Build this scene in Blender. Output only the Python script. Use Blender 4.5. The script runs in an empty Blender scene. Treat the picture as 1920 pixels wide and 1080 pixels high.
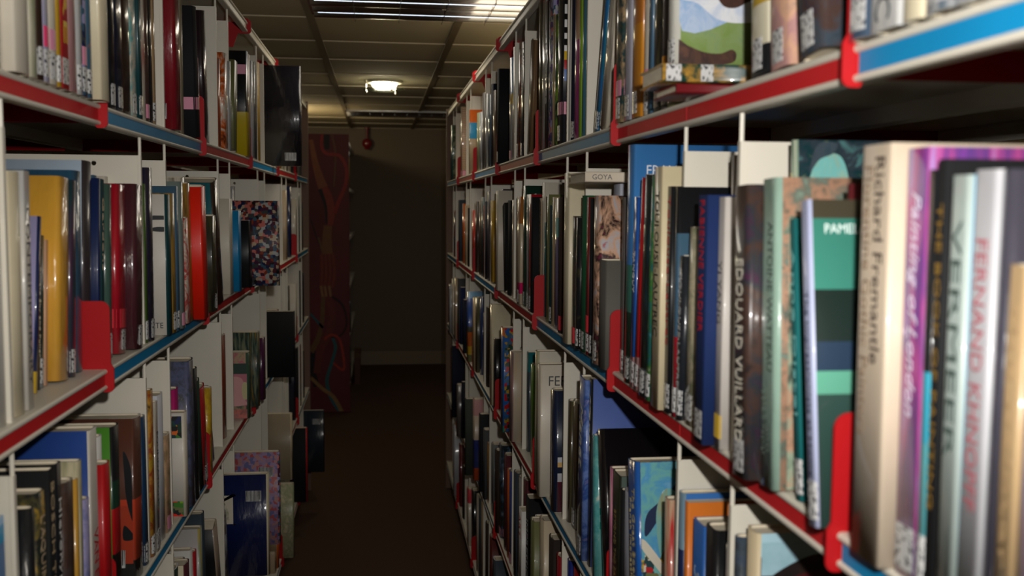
import bpy, bmesh, math, random
from mathutils import Vector, Matrix
PI = math.pi
S = bpy.context.scene
COL = S.collection
random.seed(5)

# ---------------------------------------------------------------- camera
F = 1900.0; VP = (712.0, 383.0); ROLL = .0075; EYE = 1.62
_a = Vector(((VP[0]-960)/F, (540-VP[1])/F, -1)).normalized()
_u = Vector((0, -_a.z, _a.y)).normalized()
_u = Matrix.Rotation(ROLL, 3, _a) @ _u
_x = _a.cross(_u)
MW = Matrix((_x, _a, _u))            # camera coordinates -> world (rows are world X, Y, Z)
cd = bpy.data.cameras.new('camera'); cam = bpy.data.objects.new('camera', cd); COL.objects.link(cam)
cam.matrix_world = Matrix.Translation((0, 0, EYE)) @ MW.to_4x4()
cd.sensor_width = 36; cd.lens = F/1920*36; cd.clip_start = .05
cd.dof.use_dof = True; cd.dof.focus_distance = 2.3; cd.dof.aperture_fstop = 5.6
S.camera = cam
# ---------------------------------------------------------------- view, world, flash
S.view_settings.view_transform = 'Standard'; S.view_settings.look = 'None'
S.view_settings.exposure = 0.0; S.view_settings.gamma = 1; S.view_settings.use_curve_mapping = False
w = bpy.data.worlds.new('world'); S.world = w; w.use_nodes = True
w.node_tree.nodes['Background'].inputs[0].default_value = (.55, .42, .26, 1)
w.node_tree.nodes['Background'].inputs[1].default_value = .045
def lamp(name, kind, loc, power, color=(1, 1, 1), **k):
    l = bpy.data.lights.new(name, kind); l.energy = power; l.color = color
    for a, b in k.items(): setattr(l, a, b)
    o = bpy.data.objects.new(name, l); COL.objects.link(o); o.location = loc
    return o
FL = cam.matrix_world @ Vector((.06, .106, 0))
flash = lamp('camera_flash', 'SPOT', FL, 56, (1, .97, .93), spot_size=math.radians(100), spot_blend=1.0, shadow_soft_size=.014)
flash.rotation_euler = (MW.to_4x4() @ Matrix.Rotation(math.radians(2), 4, 'X')).to_euler()

# ---------------------------------------------------------------- measuring helpers
def ray(px, py): return MW @ Vector(((px-960)/F, (540-py)/F, -1))
def onX(px, py, X):
    d = ray(px, py); return Vector((0, 0, EYE)) + d*(X/d.x)
def onZ(px, py, Z):
    d = ray(px, py); return Vector((0, 0, EYE)) + d*((Z-EYE)/d.z)
def proj(p):
    c = MW.transposed() @ (Vector(p)-Vector((0, 0, EYE)))
    return (960+F*c.x/-c.z, 540-F*c.y/-c.z)
def y_at(px, X, Z):
    """distance along the aisle of a point seen at image column px lying at X, Z"""
    k = (px-960)/F; dz = Z-EYE
    # c = X*r0 + Y*r1 + dz*r2 ; c.x = -k*c.z
    r = MW
    A = X*r[0][0]+dz*r[2][0]; B = X*r[0][2]+dz*r[2][2]
    return -(A+k*B)/(r[1][0]+k*r[1][2])

# ---------------------------------------------------------------- materials
HEX = dict(cream='d8cfbd', white='dedcd6', ivory='e0d4b4', grey='8f918e', lgrey='b5b6b5', dgrey='44474a', black='0f1012', ink='16181c',
 brown='5d3f2b', dbrown='33221a', tan='a88c67', beige='c2ab8c', rust='8e3a20', orange='d9661f', red='b3141b', vred='e0200a', dred='6d1219',
 maroon='57202a', wine='4a1d3e', pink='cf7f9c', salmon='d2746a', lilac='a09ac2', purple='5b3a80', plum='4b1f3d', magenta='b01a66',
 blue='2360a8', lblue='86b4dc', sky='6fa9cf', cyan='1f8fc0', navy='16254f', dnavy='0f172e', steel='3f5e74', slate='3a454f', teal='17666b',
 dteal='0f3b40', aqua='6fb3b0', mint='a9c4b4', green='3d7a2c', dgreen='15382a', lime='7fa52a', olive='4e4a2c', moss='6d7045', sage='9aa07c',
 gold='c08f35', yellow='d8b021', mustard='b08a22', silver='b9bcc2', rose='b98a8a', tweed='8c8069', peach='d6a889', sand='b7a07c', cocoa='47332c', smoke='5f5a58')
def lin(h):
    c = [int(h[i:i+2], 16)/255 for i in (0, 2, 4)]
    return tuple((v/12.92 if v <= .04045 else ((v+.055)/1.055)**2.4) for v in c)+(1,)
def rgb(n): return lin(HEX.get(n, n))
MATS = {}
def nm(name):
    m = bpy.data.materials.new(name); m.use_nodes = True
    return m, m.node_tree, m.node_tree.nodes['Principled BSDF']
def simple(name, col, rough=.5, metal=0, coat=0, bump=0, bscale=200, spec=.5, var=0, vscale=3, emit=None, estr=0, stretch=(1, 1, 1)):
    if name in MATS: return MATS[name]
    m, t, b = nm(name); N = t.nodes; L = t.links
    c = rgb(col) if isinstance(col, str) else col
    b.inputs['Base Color'].default_value = c; b.inputs['Roughness'].default_value = rough
    b.inputs['Metallic'].default_value = metal; b.inputs['Coat Weight'].default_value = coat
    b.inputs['Coat Roughness'].default_value = .12; b.inputs['Specular IOR Level'].default_value = spec
    tc = N.new('ShaderNodeTexCoord'); mp = N.new('ShaderNodeMapping'); mp.inputs['Scale'].default_value = stretch
    L.new(tc.outputs['Object'], mp.inputs[0])
    if bump:
        n = N.new('ShaderNodeTexNoise'); n.inputs['Scale'].default_value = bscale; L.new(mp.outputs[0], n.inputs[0])
        bp = N.new('ShaderNodeBump'); bp.inputs['Strength'].default_value = bump; bp.inputs['Distance'].default_value = .002
        L.new(n.outputs[0], bp.inputs['Height']); L.new(bp.outputs[0], b.inputs['Normal'])
    if var:
        n = N.new('ShaderNodeTexNoise'); n.inputs['Scale'].default_value = vscale; n.inputs['Detail'].default_value = 6; L.new(mp.outputs[0], n.inputs[0])
        r = N.new('ShaderNodeMix'); r.data_type = 'RGBA'
        r.inputs[6].default_value = tuple(v*(1-var) for v in c[:3])+(1,); r.inputs[7].default_value = tuple(min(1, v*(1+var)) for v in c[:3])+(1,)
        L.new(n.outputs[0], r.inputs[0]); L.new(r.outputs[2], b.inputs['Base Color'])
    if emit:
        b.inputs['Emission Color'].default_value = emit; b.inputs['Emission Strength'].default_value = estr
    MATS[name] = m; return m
FIN = {'c': (.8, 0, .35, .12, 900), 'p': (.42, .25, .5, .05, 40), 'g': (.3, 1, .5, .45, 50), 'a': (.35, .6, .5, .1, 30), 'b': (.35, .6, .5, .1, 30), 's': (.4, .5, .5, .06, 30), 'f': (.35, .7, .5, .1, 30), 'm': (.5, .3, .5, .05, 30)}
def bookmat(spec):
    """spec: kind + colours. c cloth, p paper, g plastic jacket, a painted blotches, b bands from the bottom, s stripes, m mosaic, f streaked"""
    if spec in MATS: return MATS[spec]
    kind, rest = spec.split(' ', 1); cols = rest.split(',')
    m, t, b = nm('book '+spec); N = t.nodes; L = t.links
    rough, coat, sp, bs, bsc = FIN[kind]
    b.inputs['Roughness'].default_value = rough; b.inputs['Coat Weight'].default_value = coat; b.inputs['Coat Roughness'].default_value = .07
    b.inputs['Specular IOR Level'].default_value = sp
    tc = N.new('ShaderNodeTexCoord'); oi = N.new('ShaderNodeObjectInfo')
    add = N.new('ShaderNodeVectorMath'); add.operation = 'ADD'
    sc = N.new('ShaderNodeVectorMath'); sc.operation = 'SCALE'; sc.inputs[0].default_value = (7, 3, 5)
    L.new(oi.outputs['Random'], sc.inputs['Scale']); L.new(tc.outputs['Object'], add.inputs[0]); L.new(sc.outputs[0], add.inputs[1])
    mp = N.new('ShaderNodeMapping'); L.new(add.outputs[0], mp.inputs[0])
    # wrinkles of the jacket, drawn out along the height
    mb = N.new('ShaderNodeMapping'); mb.inputs['Scale'].default_value = (1, 1, .35) if kind != 'c' else (1, 1, 1); L.new(add.outputs[0], mb.inputs[0])
    n = N.new('ShaderNodeTexNoise'); n.inputs['Scale'].default_value = bsc; n.inputs['Detail'].default_value = 4; L.new(mb.outputs[0], n.inputs[0])
    bp = N.new('ShaderNodeBump'); bp.inputs['Strength'].default_value = bs; bp.inputs['Distance'].default_value = .004
    L.new(n.outputs[0], bp.inputs['Height']); L.new(bp.outputs[0], b.inputs['Normal'])
    if kind in 'g' : L.new(bp.outputs[0], b.inputs['Coat Normal'])
    ramp = None
    if kind in 'cpg':
        c = rgb(cols[0])
        r = N.new('ShaderNodeMix'); r.data_type = 'RGBA'
        n2 = N.new('ShaderNodeTexNoise'); n2.inputs['Scale'].default_value = 14; n2.inputs['Detail'].default_value = 5; L.new(mp.outputs[0], n2.inputs[0])
        r.inputs[6].default_value = tuple(v*.82 for v in c[:3])+(1,); r.inputs[7].default_value = tuple(min(1, v*1.14) for v in c[:3])+(1,)
        L.new(n2.outputs[0], r.inputs[0]); L.new(r.outputs[2], b.inputs['Base Color'])
    else:
        ramp = N.new('ShaderNodeValToRGB'); cr = ramp.color_ramp
        names = []; pos = []
        for i, c in enumerate(cols):
            if ':' in c: c, p = c.split(':'); pos.append(float(p))
            else: pos.append(None)
            names.append(c)
        k = len(names)
        if kind == 'b':
            cr.interpolation = 'CONSTANT'
            st = [0]+[p if p is not None else (i+1)/k for i, p in enumerate(pos[:-1])]
        else: st = [.30+.42*i/max(1, k-1) for i in range(k)]
        if kind in 'am': cr.interpolation = 'LINEAR'
        if kind == 's': cr.interpolation = 'CONSTANT'; st = [i/k for i in range(k)]
        while len(cr.elements) < k: cr.elements.new(.5)
        for e, s_, c in zip(cr.elements, st, names): e.position = s_
        for e, c in zip(cr.elements, names): e.color = rgb(c)
        if kind == 'b':
            sx = N.new('ShaderNodeSeparateXYZ'); L.new(tc.outputs['Generated'], sx.inputs[0]); L.new(sx.outputs[2], ramp.inputs[0])
        elif kind == 'a':
            mp.inputs['Scale'].default_value = (1, 1, .8)
            n2 = N.new('ShaderNodeTexNoise'); n2.inputs['Scale'].default_value = 34; n2.inputs['Detail'].default_value = 9; n2.inputs['Roughness'].default_value = .62; n2.inputs['Distortion'].default_value = .5
            L.new(mp.outputs[0], n2.inputs[0]); L.new(n2.outputs[0], ramp.inputs[0])
        elif kind == 'f':
            mp.inputs['Scale'].default_value = (1, 1, .12)
            n2 = N.new('ShaderNodeTexNoise'); n2.inputs['Scale'].default_value = 90; n2.inputs['Detail'].default_value = 3
            L.new(mp.outputs[0], n2.inputs[0]); L.new(n2.outputs[0], ramp.inputs[0])
        elif kind == 's':
            wv = N.new('ShaderNodeTexWave'); wv.bands_direction = 'Z'; wv.inputs['Scale'].default_value = 38; wv.inputs['Distortion'].default_value = 2.2; wv.inputs['Detail'].default_value = 1
            L.new(mp.outputs[0], wv.inputs[0]); L.new(wv.outputs[0], ramp.inputs[0])
        elif kind == 'm':
            v = N.new('ShaderNodeTexVoronoi'); v.inputs['Scale'].default_value = 105; v.distance = 'CHEBYCHEV'
            L.new(mp.outputs[0], v.inputs[0])
            s2 = N.new('ShaderNodeSeparateXYZ'); L.new(v.outputs['Color'], s2.inputs[0]); L.new(s2.outputs[0], ramp.inputs[0])
            cr.interpolation = 'CONSTANT'
            for i, e in enumerate(cr.elements): e.position = i/k
        L.new(ramp.outputs[0], b.inputs['Base Color'])
    MATS[spec] = m; return m
M_CREAM = simple('cream painted steel', (.70, .655, .55, 1), .42, var=.06, vscale=9, bump=.05, bscale=300)
M_RED = simple('red painted steel', (.40, .006, .009, 1), .5, spec=.22, bump=.06, bscale=250)
M_STRIPR = simple('red label strip', (.56, .016, .02, 1), .5, spec=.3, var=.1, vscale=12)
M_STRIPB = simple('blue label strip', (.005, .24, .50, 1), .45, spec=.35, var=.1, vscale=12)
M_PAGES = simple('paper pages', (.62, .55, .42, 1), .9, var=.22, vscale=260, stretch=(.15, 1, .15))
M_WLAB = None
M_PINK = simple('pink tape', (.72, .28, .40, 1), .4, coat=.3)
M_HOT = simple('hot pink tape', (.80, .05, .17, 1), .4, coat=.3)
M_REDT = simple('red tape', (.75, .03, .05, 1), .3, coat=.8)
M_YELT = simple('yellow tape', (.85, .55, .03, 1), .4, coat=.3)
M_ORT = simple('orange tape', (.80, .33, .02, 1), .4, coat=.3)
def patterned_label(name, scale, dens, axis):
    m, t, b = nm(name); N = t.nodes; L = t.links
    b.inputs['Roughness'].default_value = .35; b.inputs['Coat Weight'].default_value = .5
    tc = N.new('ShaderNodeTexCoord'); mp = N.new('ShaderNodeMapping'); L.new(tc.outputs['Generated'], mp.inputs[0]); mp.inputs['Scale'].default_value = scale
    n = N.new('ShaderNodeTexNoise'); n.inputs['Scale'].default_value = 1; n.inputs['Detail'].default_value = 0; L.new(mp.outputs[0], n.inputs[0])
    r = N.new('ShaderNodeValToRGB'); r.color_ramp.interpolation = 'CONSTANT'
    r.color_ramp.elements[0].color = (.04, .04, .045, 1); r.color_ramp.elements[1].color = (.55, .55, .54, 1); r.color_ramp.elements[1].position = dens
    L.new(n.outputs[0], r.inputs[0]); L.new(r.outputs[0], b.inputs['Base Color'])
    return m
M_WLAB = patterned_label('shelf mark label', (2, 3, 9), .37, 0)
M_BAR = patterned_label('barcode label', (40, 40, .4), .47, 0)

# ---------------------------------------------------------------- mesh helpers
def mesh_obj(name, bm, mats, parent=None, smooth=False, loc=None):
    me = bpy.data.meshes.new(name); bm.normal_update(); bm.to_mesh(me); bm.free()
    for m in (mats if isinstance(mats, (list, tuple)) else [mats]): me.materials.append(m)
    if smooth:
        for p in me.polygons: p.use_smooth = True
    o = bpy.data.objects.new(name, me); COL.objects.link(o)
    if parent: o.parent = parent
    if loc: o.location = loc
    return o
def box(bm, x0, x1, y0, y1, z0, z1, mi=0):
    vs = [bm.verts.new((x, y, z)) for x in (x0, x1) for y in (y0, y1) for z in (z0, z1)]
    for q in ((0, 1, 3, 2), (4, 6, 7, 5), (0, 4, 5, 1), (2, 3, 7, 6), (0, 2, 6, 4), (1, 5, 7, 3)):
        bm.faces.new([vs[i] for i in q]).material_index = mi
def prism(bm, pts, y0, y1, axis='y', mi=0):
    """polygon given in (x, z) pushed along y, or in (x, y) pushed along z"""
    f = (lambda p, s: (p[0], s, p[1])) if axis == 'y' else (lambda p, s: (p[0], p[1], s))
    a = [bm.verts.new(f(p, y0)) for p in pts]; b = [bm.verts.new(f(p, y1)) for p in pts]
    n = len(pts)
    for i in range(n): bm.faces.new((a[i], a[(i+1) % n], b[(i+1) % n], b[i])).material_index = mi
    bm.faces.new(a[::-1]).material_index = mi; bm.faces.new(b).material_index = mi
def fixn(bm): bmesh.ops.recalc_face_normals(bm, faces=bm.faces[:])
def circ(cx, cz, r, n=12): return [(cx+r*math.cos(2*PI*i/n), cz+r*math.sin(2*PI*i/n)) for i in range(n)]
def cyl(bm, c, r, z0, z1, n=24, r2=None, mi=0):
    r2 = r if r2 is None else r2
    a = [bm.verts.new((c[0]+r*math.cos(2*PI*i/n), c[1]+r*math.sin(2*PI*i/n), z0)) for i in range(n)]
    b = [bm.verts.new((c[0]+r2*math.cos(2*PI*i/n), c[1]+r2*math.sin(2*PI*i/n), z1)) for i in range(n)]
    for i in range(n): bm.faces.new((a[i], a[(i+1) % n], b[(i+1) % n], b[i])).material_index = mi
    bm.faces.new(a[::-1]).material_index = mi; bm.faces.new(b).material_index = mi
def empty(name, loc, label, cat, rz=0, group=None):
    o = bpy.data.objects.new(name, None); COL.objects.link(o); o.location = loc; o.rotation_euler = (0, 0, rz)
    o.empty_display_size = .05; tag(o, label, cat, group); return o
def tag(o, label, cat, group=None):
    o['label'] = label; o['category'] = cat
    if group: o['group'] = group
def structure(o): o['kind'] = 'structure'; return o

# ---------------------------------------------------------------- the room
CEIL = 2.375; WALLY = 10.28
def slab(name, x0, x1, y0, y1, z0, z1, m):
    bm = bmesh.new(); box(bm, x0, x1, y0, y1, z0, z1); fixn(bm)
    return structure(mesh_obj(name, bm, m))
M_CARP = simple('brown carpet', (.105, .062, .040, 1), .98, bump=.9, bscale=420, var=.5, vscale=260, spec=.1)
M_WALL = simple('beige wall paint', (.19, .15, .108, 1), .85, bump=.15, bscale=90, var=.05, vscale=2)
M_TILE = simple('mineral ceiling tile', (.38, .33, .225, 1), .92, bump=.25, bscale=160, var=.07, vscale=3)
M_TBAR = simple('brown ceiling rail', (.13, .095, .05, 1), .6)
M_TBAR2 = simple('cream ceiling rail', (.68, .60, .44, 1), .5)
M_BASE = simple('baseboard paint', (.27, .21, .145, 1), .6)
slab('floor', -3.2, 3.2, -1.6, WALLY+.1, -.1, 0, M_CARP)
slab('wall_back', -3.2, 3.2, WALLY, WALLY+.1, 0, 2.6, M_WALL)
slab('wall_left', -3.3, -3.2, -1.7, WALLY+.1, 0, 2.6, M_WALL)
slab('wall_right', 3.2, 3.3, -1.7, WALLY+.1, 0, 2.6, M_WALL)
slab('wall_front', -3.2, 3.2, -1.7, -1.6, 0, 2.6, M_WALL)
slab('baseboard_back', -3.2, 3.2, WALLY-.016, WALLY, 0, .135, M_BASE)
slab('ceiling', -3.2, 3.2, -1.6, WALLY+.1, CEIL, CEIL+.08, M_TILE)
bm = bmesh.new()
for k in range(-6, 7):
    x = -.275+.6*k
    if -3.2 < x < 3.2: box(bm, x-.016, x+.016, -1.6, WALLY, CEIL-.006, CEIL+.001)
fixn(bm); structure(mesh_obj('trim_1', bm, M_TBAR))
bm = bmesh.new(); k = -9
while True:
    y = 4.25+.6*k; k += 1
    if y > WALLY: break
    if y < -1.6 or abs(y-8.45) < .1: continue
    box(bm, -3.2, 3.2, y-.005, y+.005, CEIL-.004, CEIL+.001)
fixn(bm); structure(mesh_obj('trim_2', bm, M_TBAR2))

# ---------------------------------------------------------------- ceiling lamps
M_CHROME = simple('chrome', (.75, .75, .75, 1), .08, metal=1)
M_ALU = simple('brushed reflector', (.72, .73, .76, 1), .16, metal=1, bump=.15, bscale=25)
M_GLOW = simple('lit glass', (1, .95, .8, 1), .4, emit=(1, .93, .66, 1), estr=26)
M_WHITE = simple('white lamp body', (.7, .66, .55, 1), .4)
def glassmat():
    m, t, b = nm('clear lamp glass'); b.inputs['Transmission Weight'].default_value = 1; b.inputs['Roughness'].default_value = .05
    b.inputs['Base Color'].default_value = (.8, .95, .75, 1); return m
M_GLASS = glassmat()
def round_lamp(x, y, label, power):
    t = empty('ceiling_lamp', (x, y, CEIL), label, 'ceiling lamp')
    bm = bmesh.new(); cyl(bm, (0, 0), .105, -.016, 0, 40, .112); fixn(bm); mesh_obj('mounting_ring', bm, M_WHITE, t)
    bm = bmesh.new()
    prof = [(.0, -.052), (.03, -.051), (.055, -.046), (.072, -.034), (.078, -.0165)]
    rings = [[bm.verts.new((r*math.cos(2*PI*i/32), r*math.sin(2*PI*i/32), z)) for i in range(32)] for r, z in prof[1:]]
    c = bm.verts.new((0, 0, prof[0][1]))
    for i in range(32): bm.faces.new((c, rings[0][(i+1) % 32], rings[0][i]))
    for a, b in zip(rings, rings[1:]):
        for i in range(32): bm.faces.new((a[i], a[(i+1) % 32], b[(i+1) % 32], b[i]))
    fixn(bm); mesh_obj('diffuser', bm, M_GLOW, t, True)
    bm = bmesh.new()
    n = 40
    ring = []
    for r, z in ((.088, -.046), (.128, -.050), (.128, -.056), (.088, -.052)):
        ring.append([bm.verts.new((r*math.cos(2*PI*i/n), r*math.sin(2*PI*i/n), z)) for i in range(n)])
    for j in range(4):
        a, b = ring[j], ring[(j+1) % 4]
        for i in range(n): bm.faces.new((a[i], a[(i+1) % n], b[(i+1) % n], b[i]))
    fixn(bm); mesh_obj('glass_ring', bm, M_GLASS, t, False)
    for k in range(3):
        a = 2*PI*k/3+.9
        bm = bmesh.new(); cyl(bm, (.112*math.cos(a), .112*math.sin(a)), .004, -.066, -.012, 10)
        cyl(bm, (.112*math.cos(a), .112*math.sin(a)), .007, -.072, -.062, 12); fixn(bm)
        mesh_obj('pin', bm, M_CHROME, t)
    l = lamp('lamp_light', 'POINT', (0, 0, -.075), power, (1, .80, .48), shadow_soft_size=.12); l.parent = t
    return t
round_lamp(.03, 6.35, 'small round glowing ceiling lamp with a glass ring, above the aisle end', 1.6)
round_lamp(-.87, 8.30, 'round ceiling lamp beyond the left bookcase, hidden behind the black jutting book', 20)
round_lamp(1.25, 4.55, 'round ceiling lamp above the right bookcase, outside the aisle', 13)
M_TUBE = simple('fluorescent tube', (.7, .75, .8, 1), .3, emit=(.75, .86, 1, 1), estr=1.8)
def troffer(x0, x1, y0, y1, label, cells, power=0):
    t = empty('fluorescent_light', ((x0+x1)/2, (y0+y1)/2, CEIL), label, 'ceiling light')
    X = (x1-x0)/2; Y = (y1-y0)/2
    bm = bmesh.new()
    for a in ((-X, X, -Y, -Y+.012), (-X, X, Y-.012, Y), (-X, -X+.012, -Y, Y), (X-.012, X, -Y, Y)): box(bm, *a, -.012, 0)
    fixn(bm); mesh_obj('frame', bm, M_ALU, t)
    # curved reflector troughs along x, a tube between each pair
    rows = 4
    for q in range(rows):
        bm = bmesh.new(); n = 12; cy = -Y+2*Y*(q+.5)/rows; hw = Y/rows*.86; dp = .030
        top = [(cy-hw*math.cos(PI*i/n), -.003-dp*math.sin(PI*i/n)) for i in range(n+1)]
        lo = [bm.verts.new((-X+.013, p[0], p[1])) for p in top]; hi = [bm.verts.new((X-.013, p[0], p[1])) for p in top]
        for i in range(n): bm.faces.new((lo[i], hi[i], hi[i+1], lo[i+1]))
        mesh_obj('reflector', bm, M_ALU, t, True)
    for q in range(1, rows, 2):
        cy = -Y+2*Y*q/rows
        bm = bmesh.new(); prism(bm, circ(cy, -.020, .006, 12), -X+.03, X-.03)
        for v in bm.verts: v.co = Vector((v.co.y, v.co.x, v.co.z))
        fixn(bm); mesh_obj('tube', bm, M_TUBE, t, True)
    for i in range(1, cells):
        x = -X+2*X*i/cells
        bm = bmesh.new(); box(bm, x-.0012, x+.0012, -Y+.012, Y-.012, -.038, -.002); fixn(bm)
        mesh_obj('louvre_blade', bm, M_ALU, t)
    l = lamp('tube_light', 'AREA', (0, 0, -.05), power, (1, .90, .74), shape='RECTANGLE', size=2*X*.9, size_y=2*Y*.8); l.parent = t
    return t
troffer(-.262, .925, 3.66, 4.13, 'long mirrored fluorescent ceiling light at the top edge of the photo', 7, 4.5)
troffer(-.275, .62, 8.32, 8.58, 'far mirrored fluorescent ceiling light near the back wall', 9, 1.0)
troffer(-.262, .925, -.54, -.07, 'mirrored fluorescent ceiling light behind the photographer', 7, 9.0)

# ---------------------------------------------------------------- fire bell hanging by the far wall
t = empty('fire_bell', (-.122, WALLY-.06, CEIL), 'small dark red round alarm bell hanging from the ceiling by the far wall', 'alarm bell')
M_BELL = simple('dark red enamel', (.20, .012, .014, 1), .25, coat=.6)
bm = bmesh.new(); cyl(bm, (0, 0), .012, -.11, 0, 12); cyl(bm, (0, 0), .028, -.012, 0, 16); fixn(bm); mesh_obj('stem', bm, M_BELL, t)
bm = bmesh.new(); bmesh.ops.create_uvsphere(bm, u_segments=24, v_segments=14, radius=.05)
for v in bm.verts: v.co = Vector((v.co.x, v.co.y*.75, v.co.z-.155))
fixn(bm); mesh_obj('bell_dome', bm, M_BELL, t, True)
bm = bmesh.new(); cyl(bm, (0, 0), .022, -.215, -.2, 16, .03); fixn(bm); mesh_obj('base_cap', bm, M_BELL, t)

# ---------------------------------------------------------------- bookcases
ZL = [.20, .595, .995, 1.377, 1.760, 2.168]      # top of each shelf, left
ZR = [.160, .558, .957, 1.352, 1.750, 2.140]     # and right
XL, XR = .395, .375
YL = [.69+.84*k for k in range(-1, 7)]; YR = [.78+.82*k for k in range(-1, 6)]+[5.70]
DEP = .262
M_WOOD = simple('brown end panel', (.20, .115, .075, 1), .6, var=.15, vscale=20, stretch=(1, 1, .1))
def board_mesh(L, strip, seam=None, both=False):
    bm = bmesh.new(); e = .0015
    box(bm, .003, DEP, e, L-e, -.0014, 0)
    prism(bm, circ(.0035, -.0036, .0036), e, L-e)
    box(bm, .0045, .006, e, L-e, -.029, -.002)
    prism(bm, circ(.0035, -.0268, .0032), e, L-e)
    box(bm, .0045, .016, e, L-e, -.0300, -.0288)
    box(bm, DEP-.0015, DEP, e, L-e, -.022, 0)
    for k in (.3, .52):                      # fixing slots in the sheet
        box(bm, .06, .075, L*k, L*k+.002, 0, .0003, 1)
    fixn(bm); me = bpy.data.meshes.new('shelf_board'); bm.to_mesh(me); bm.free()
    me.materials.append(M_CREAM); me.materials.append(simple('slot shadow gap', (.1, .09, .07, 1), .9)); return me
def strip_mesh(L, seam):
    bm = bmesh.new()
    if seam: 
        box(bm, .0028, .0044, .006, L*seam, -.0236, -.0072); box(bm, .0024, .0044, L*seam+.0005, L-.006, -.0236, -.0072)
    else: box(bm, .0028, .0044, .006, L-.006, -.0236, -.0072)
    fixn(bm); me = bpy.data.meshes.new('label_strip'); bm.to_mesh(me); bm.free(); return me
def bracket_mesh(up, dn):
    bm = bmesh.new(); pts = []
    r = .013
    def arc(cx, cz, a0, a1, rr):
        for i in range(7):
            a = a0+(a1-a0)*i/6; pts.append((cx+rr*math.cos(a), cz+rr*math.sin(a)))
    arc(-.009+.008, -.034+.008, -PI/2, -PI, .008)
    pts.append((-.009, .001)); pts.append((-.005, .008))
    arc(-.005+r, up-r, PI, PI/2, r)
    pts.append((DEP-.004, up)); pts.append((DEP-.004, -dn)); pts.append((.045, -dn))
    if dn > .034: pts.append((.03, -.034))
    else: pts.append((.010, -dn)); pts.append((.006, -.034))
    prism(bm, pts, -.0014, .0014); fixn(bm)
    me = bpy.data.meshes.new('shelf_bracket'); bm.to_mesh(me); bm.free(); me.materials.append(M_RED); return me
def divider_mesh(H):
    """H: gap between this shelf and the underside of the next"""
    bm = bmesh.new(); top = H-.030
    # plate with a hole near its top corner
    hx, hz, r, n = .085, top-.014, .0042, 16
    x0, x1 = .011, .252
    for yy, flip in ((-.0008, 0), (.0008, 1)):
        # strip above, below and beside the hole square, then the ring
        q = .008
        def quad(a, b, c, d):
            vs = [bm.verts.new((a, yy, c)), bm.verts.new((b, yy, c)), bm.verts.new((b, yy, d)), bm.verts.new((a, yy, d))]
            bm.faces.new(vs if not flip else vs[::-1])
        quad(x0, hx-q, .0, top); quad(hx+q, x1, .0, top); quad(hx-q, hx+q, 0, hz-q); quad(hx-q, hx+q, hz+q, top)
        inner = [bm.verts.new((hx+r*math.cos(2*PI*i/n), yy, hz+r*math.sin(2*PI*i/n))) for i in range(n)]
        outer = []
        for i in range(n):
            a = 2*PI*i/n; c, s = math.cos(a), math.sin(a); k = q/max(abs(c), abs(s)); outer.append(bm.verts.new((hx+k*c, yy, hz+k*s)))
        for i in range(n):
            vs = (inner[i], inner[(i+1) % n], outer[(i+1) % n], outer[i]); bm.faces.new(vs if flip else vs[::-1])
    box(bm, x0, x1, -.0008, .0008, top-.0003, top); box(bm, x1-.0003, x1, -.0008, .0008, 0, top)
    box(bm, .0075, .0125, -.0040, .0040, .0, top)      # folded front edge
    me = bpy.data.meshes.new('divider_plate'); bm.to_mesh(me); bm.free(); me.materials.append(M_CREAM)
    bm = bmesh.new(); prism(bm, circ(.010, 0, .0027, 8), top, H+.001, 'z'); 
    me2 = bpy.data.meshes.new('hanging_rod'); fixn(bm); bm.to_mesh(me2); bm.free(); me2.materials.append(M_CREAM)
    return me, me2
def link(name, me, parent, loc, mat=None):
    o = bpy.data.objects.new(name, me); COL.objects.link(o); o.parent = parent; o.location = loc
    return o
def bookcase(label, side, xf, Z, Y, deco=True, seam_lv=(), tone0=0):
    """side +1: shelves run towards +x from the front edge at xf; -1 mirrored (turned about z)"""
    t = empty('bookcase', (xf, 0, 0), label, 'bookcase', 0 if side > 0 else PI)
    sy = 1 if side > 0 else -1
    gaps = {}; boards = {}
    for i in range(len(Y)-1):
        L = Y[i+1]-Y[i]
        for j, z in enumerate(Z):
            key = (round(L, 3))
            if key not in boards: boards[key] = board_mesh(L, None)
            yy = Y[i] if side > 0 else -Y[i+1]
            b = link('shelf_board', boards[key], t, (0, yy, z))
            if j < 5:
                sm = .55 if (i == 1 and side > 0) else 0
                k2 = (key, sm)
                if k2 not in boards: boards[k2] = strip_mesh(L, sm)
                me = boards[k2].copy()
                me.materials.append(M_STRIPR if (i+tone0) % 2 else M_STRIPB)
                s = link('label_strip', me, b, (0, 0, 0))
            # two dividers in every bay
            if j < 5:
                H = Z[j+1]-.030-z
                kk = ('d', round(H, 3))
                if kk not in boards: boards[kk] = divider_mesh(H)
                for off in (.275, .475):
                    if side > 0 and deco and j == 4 and i == 1 and off == .275: continue
                    d = link('divider', boards[kk][0], t, (0, sy*(Y[i]+off), z))
                    link('hanging_rod', boards[kk][1], d, (0, 0, 0))
    bk = bracket_mesh(.10, .0275); bk2 = bracket_mesh(.012, .075)
    for i, y in enumerate(Y[:-1] if deco else Y[1:-1]):
        for j, z in enumerate(Z):
            link('shelf_bracket', bk2 if j == 5 else bk, t, (0, sy*y, z))
    bm = bmesh.new(); ye = Y[-1]
    y0, y1 = sorted((sy*ye, sy*(ye+.025)))
    box(bm, -.004, DEP, y0+.001*sy, y1, 0, Z[-1]+.012); fixn(bm); mesh_obj('end_panel', bm, M_WOOD, t)
    bm = bmesh.new()
    a, b = sorted((sy*Y[0], sy*Y[-1])); box(bm, .05, DEP, a, b, .0, Z[0]-.031); fixn(bm)
    mesh_obj('plinth', bm, simple('dark plinth', (.03, .025, .02, 1), .7), t)
    return t
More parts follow.
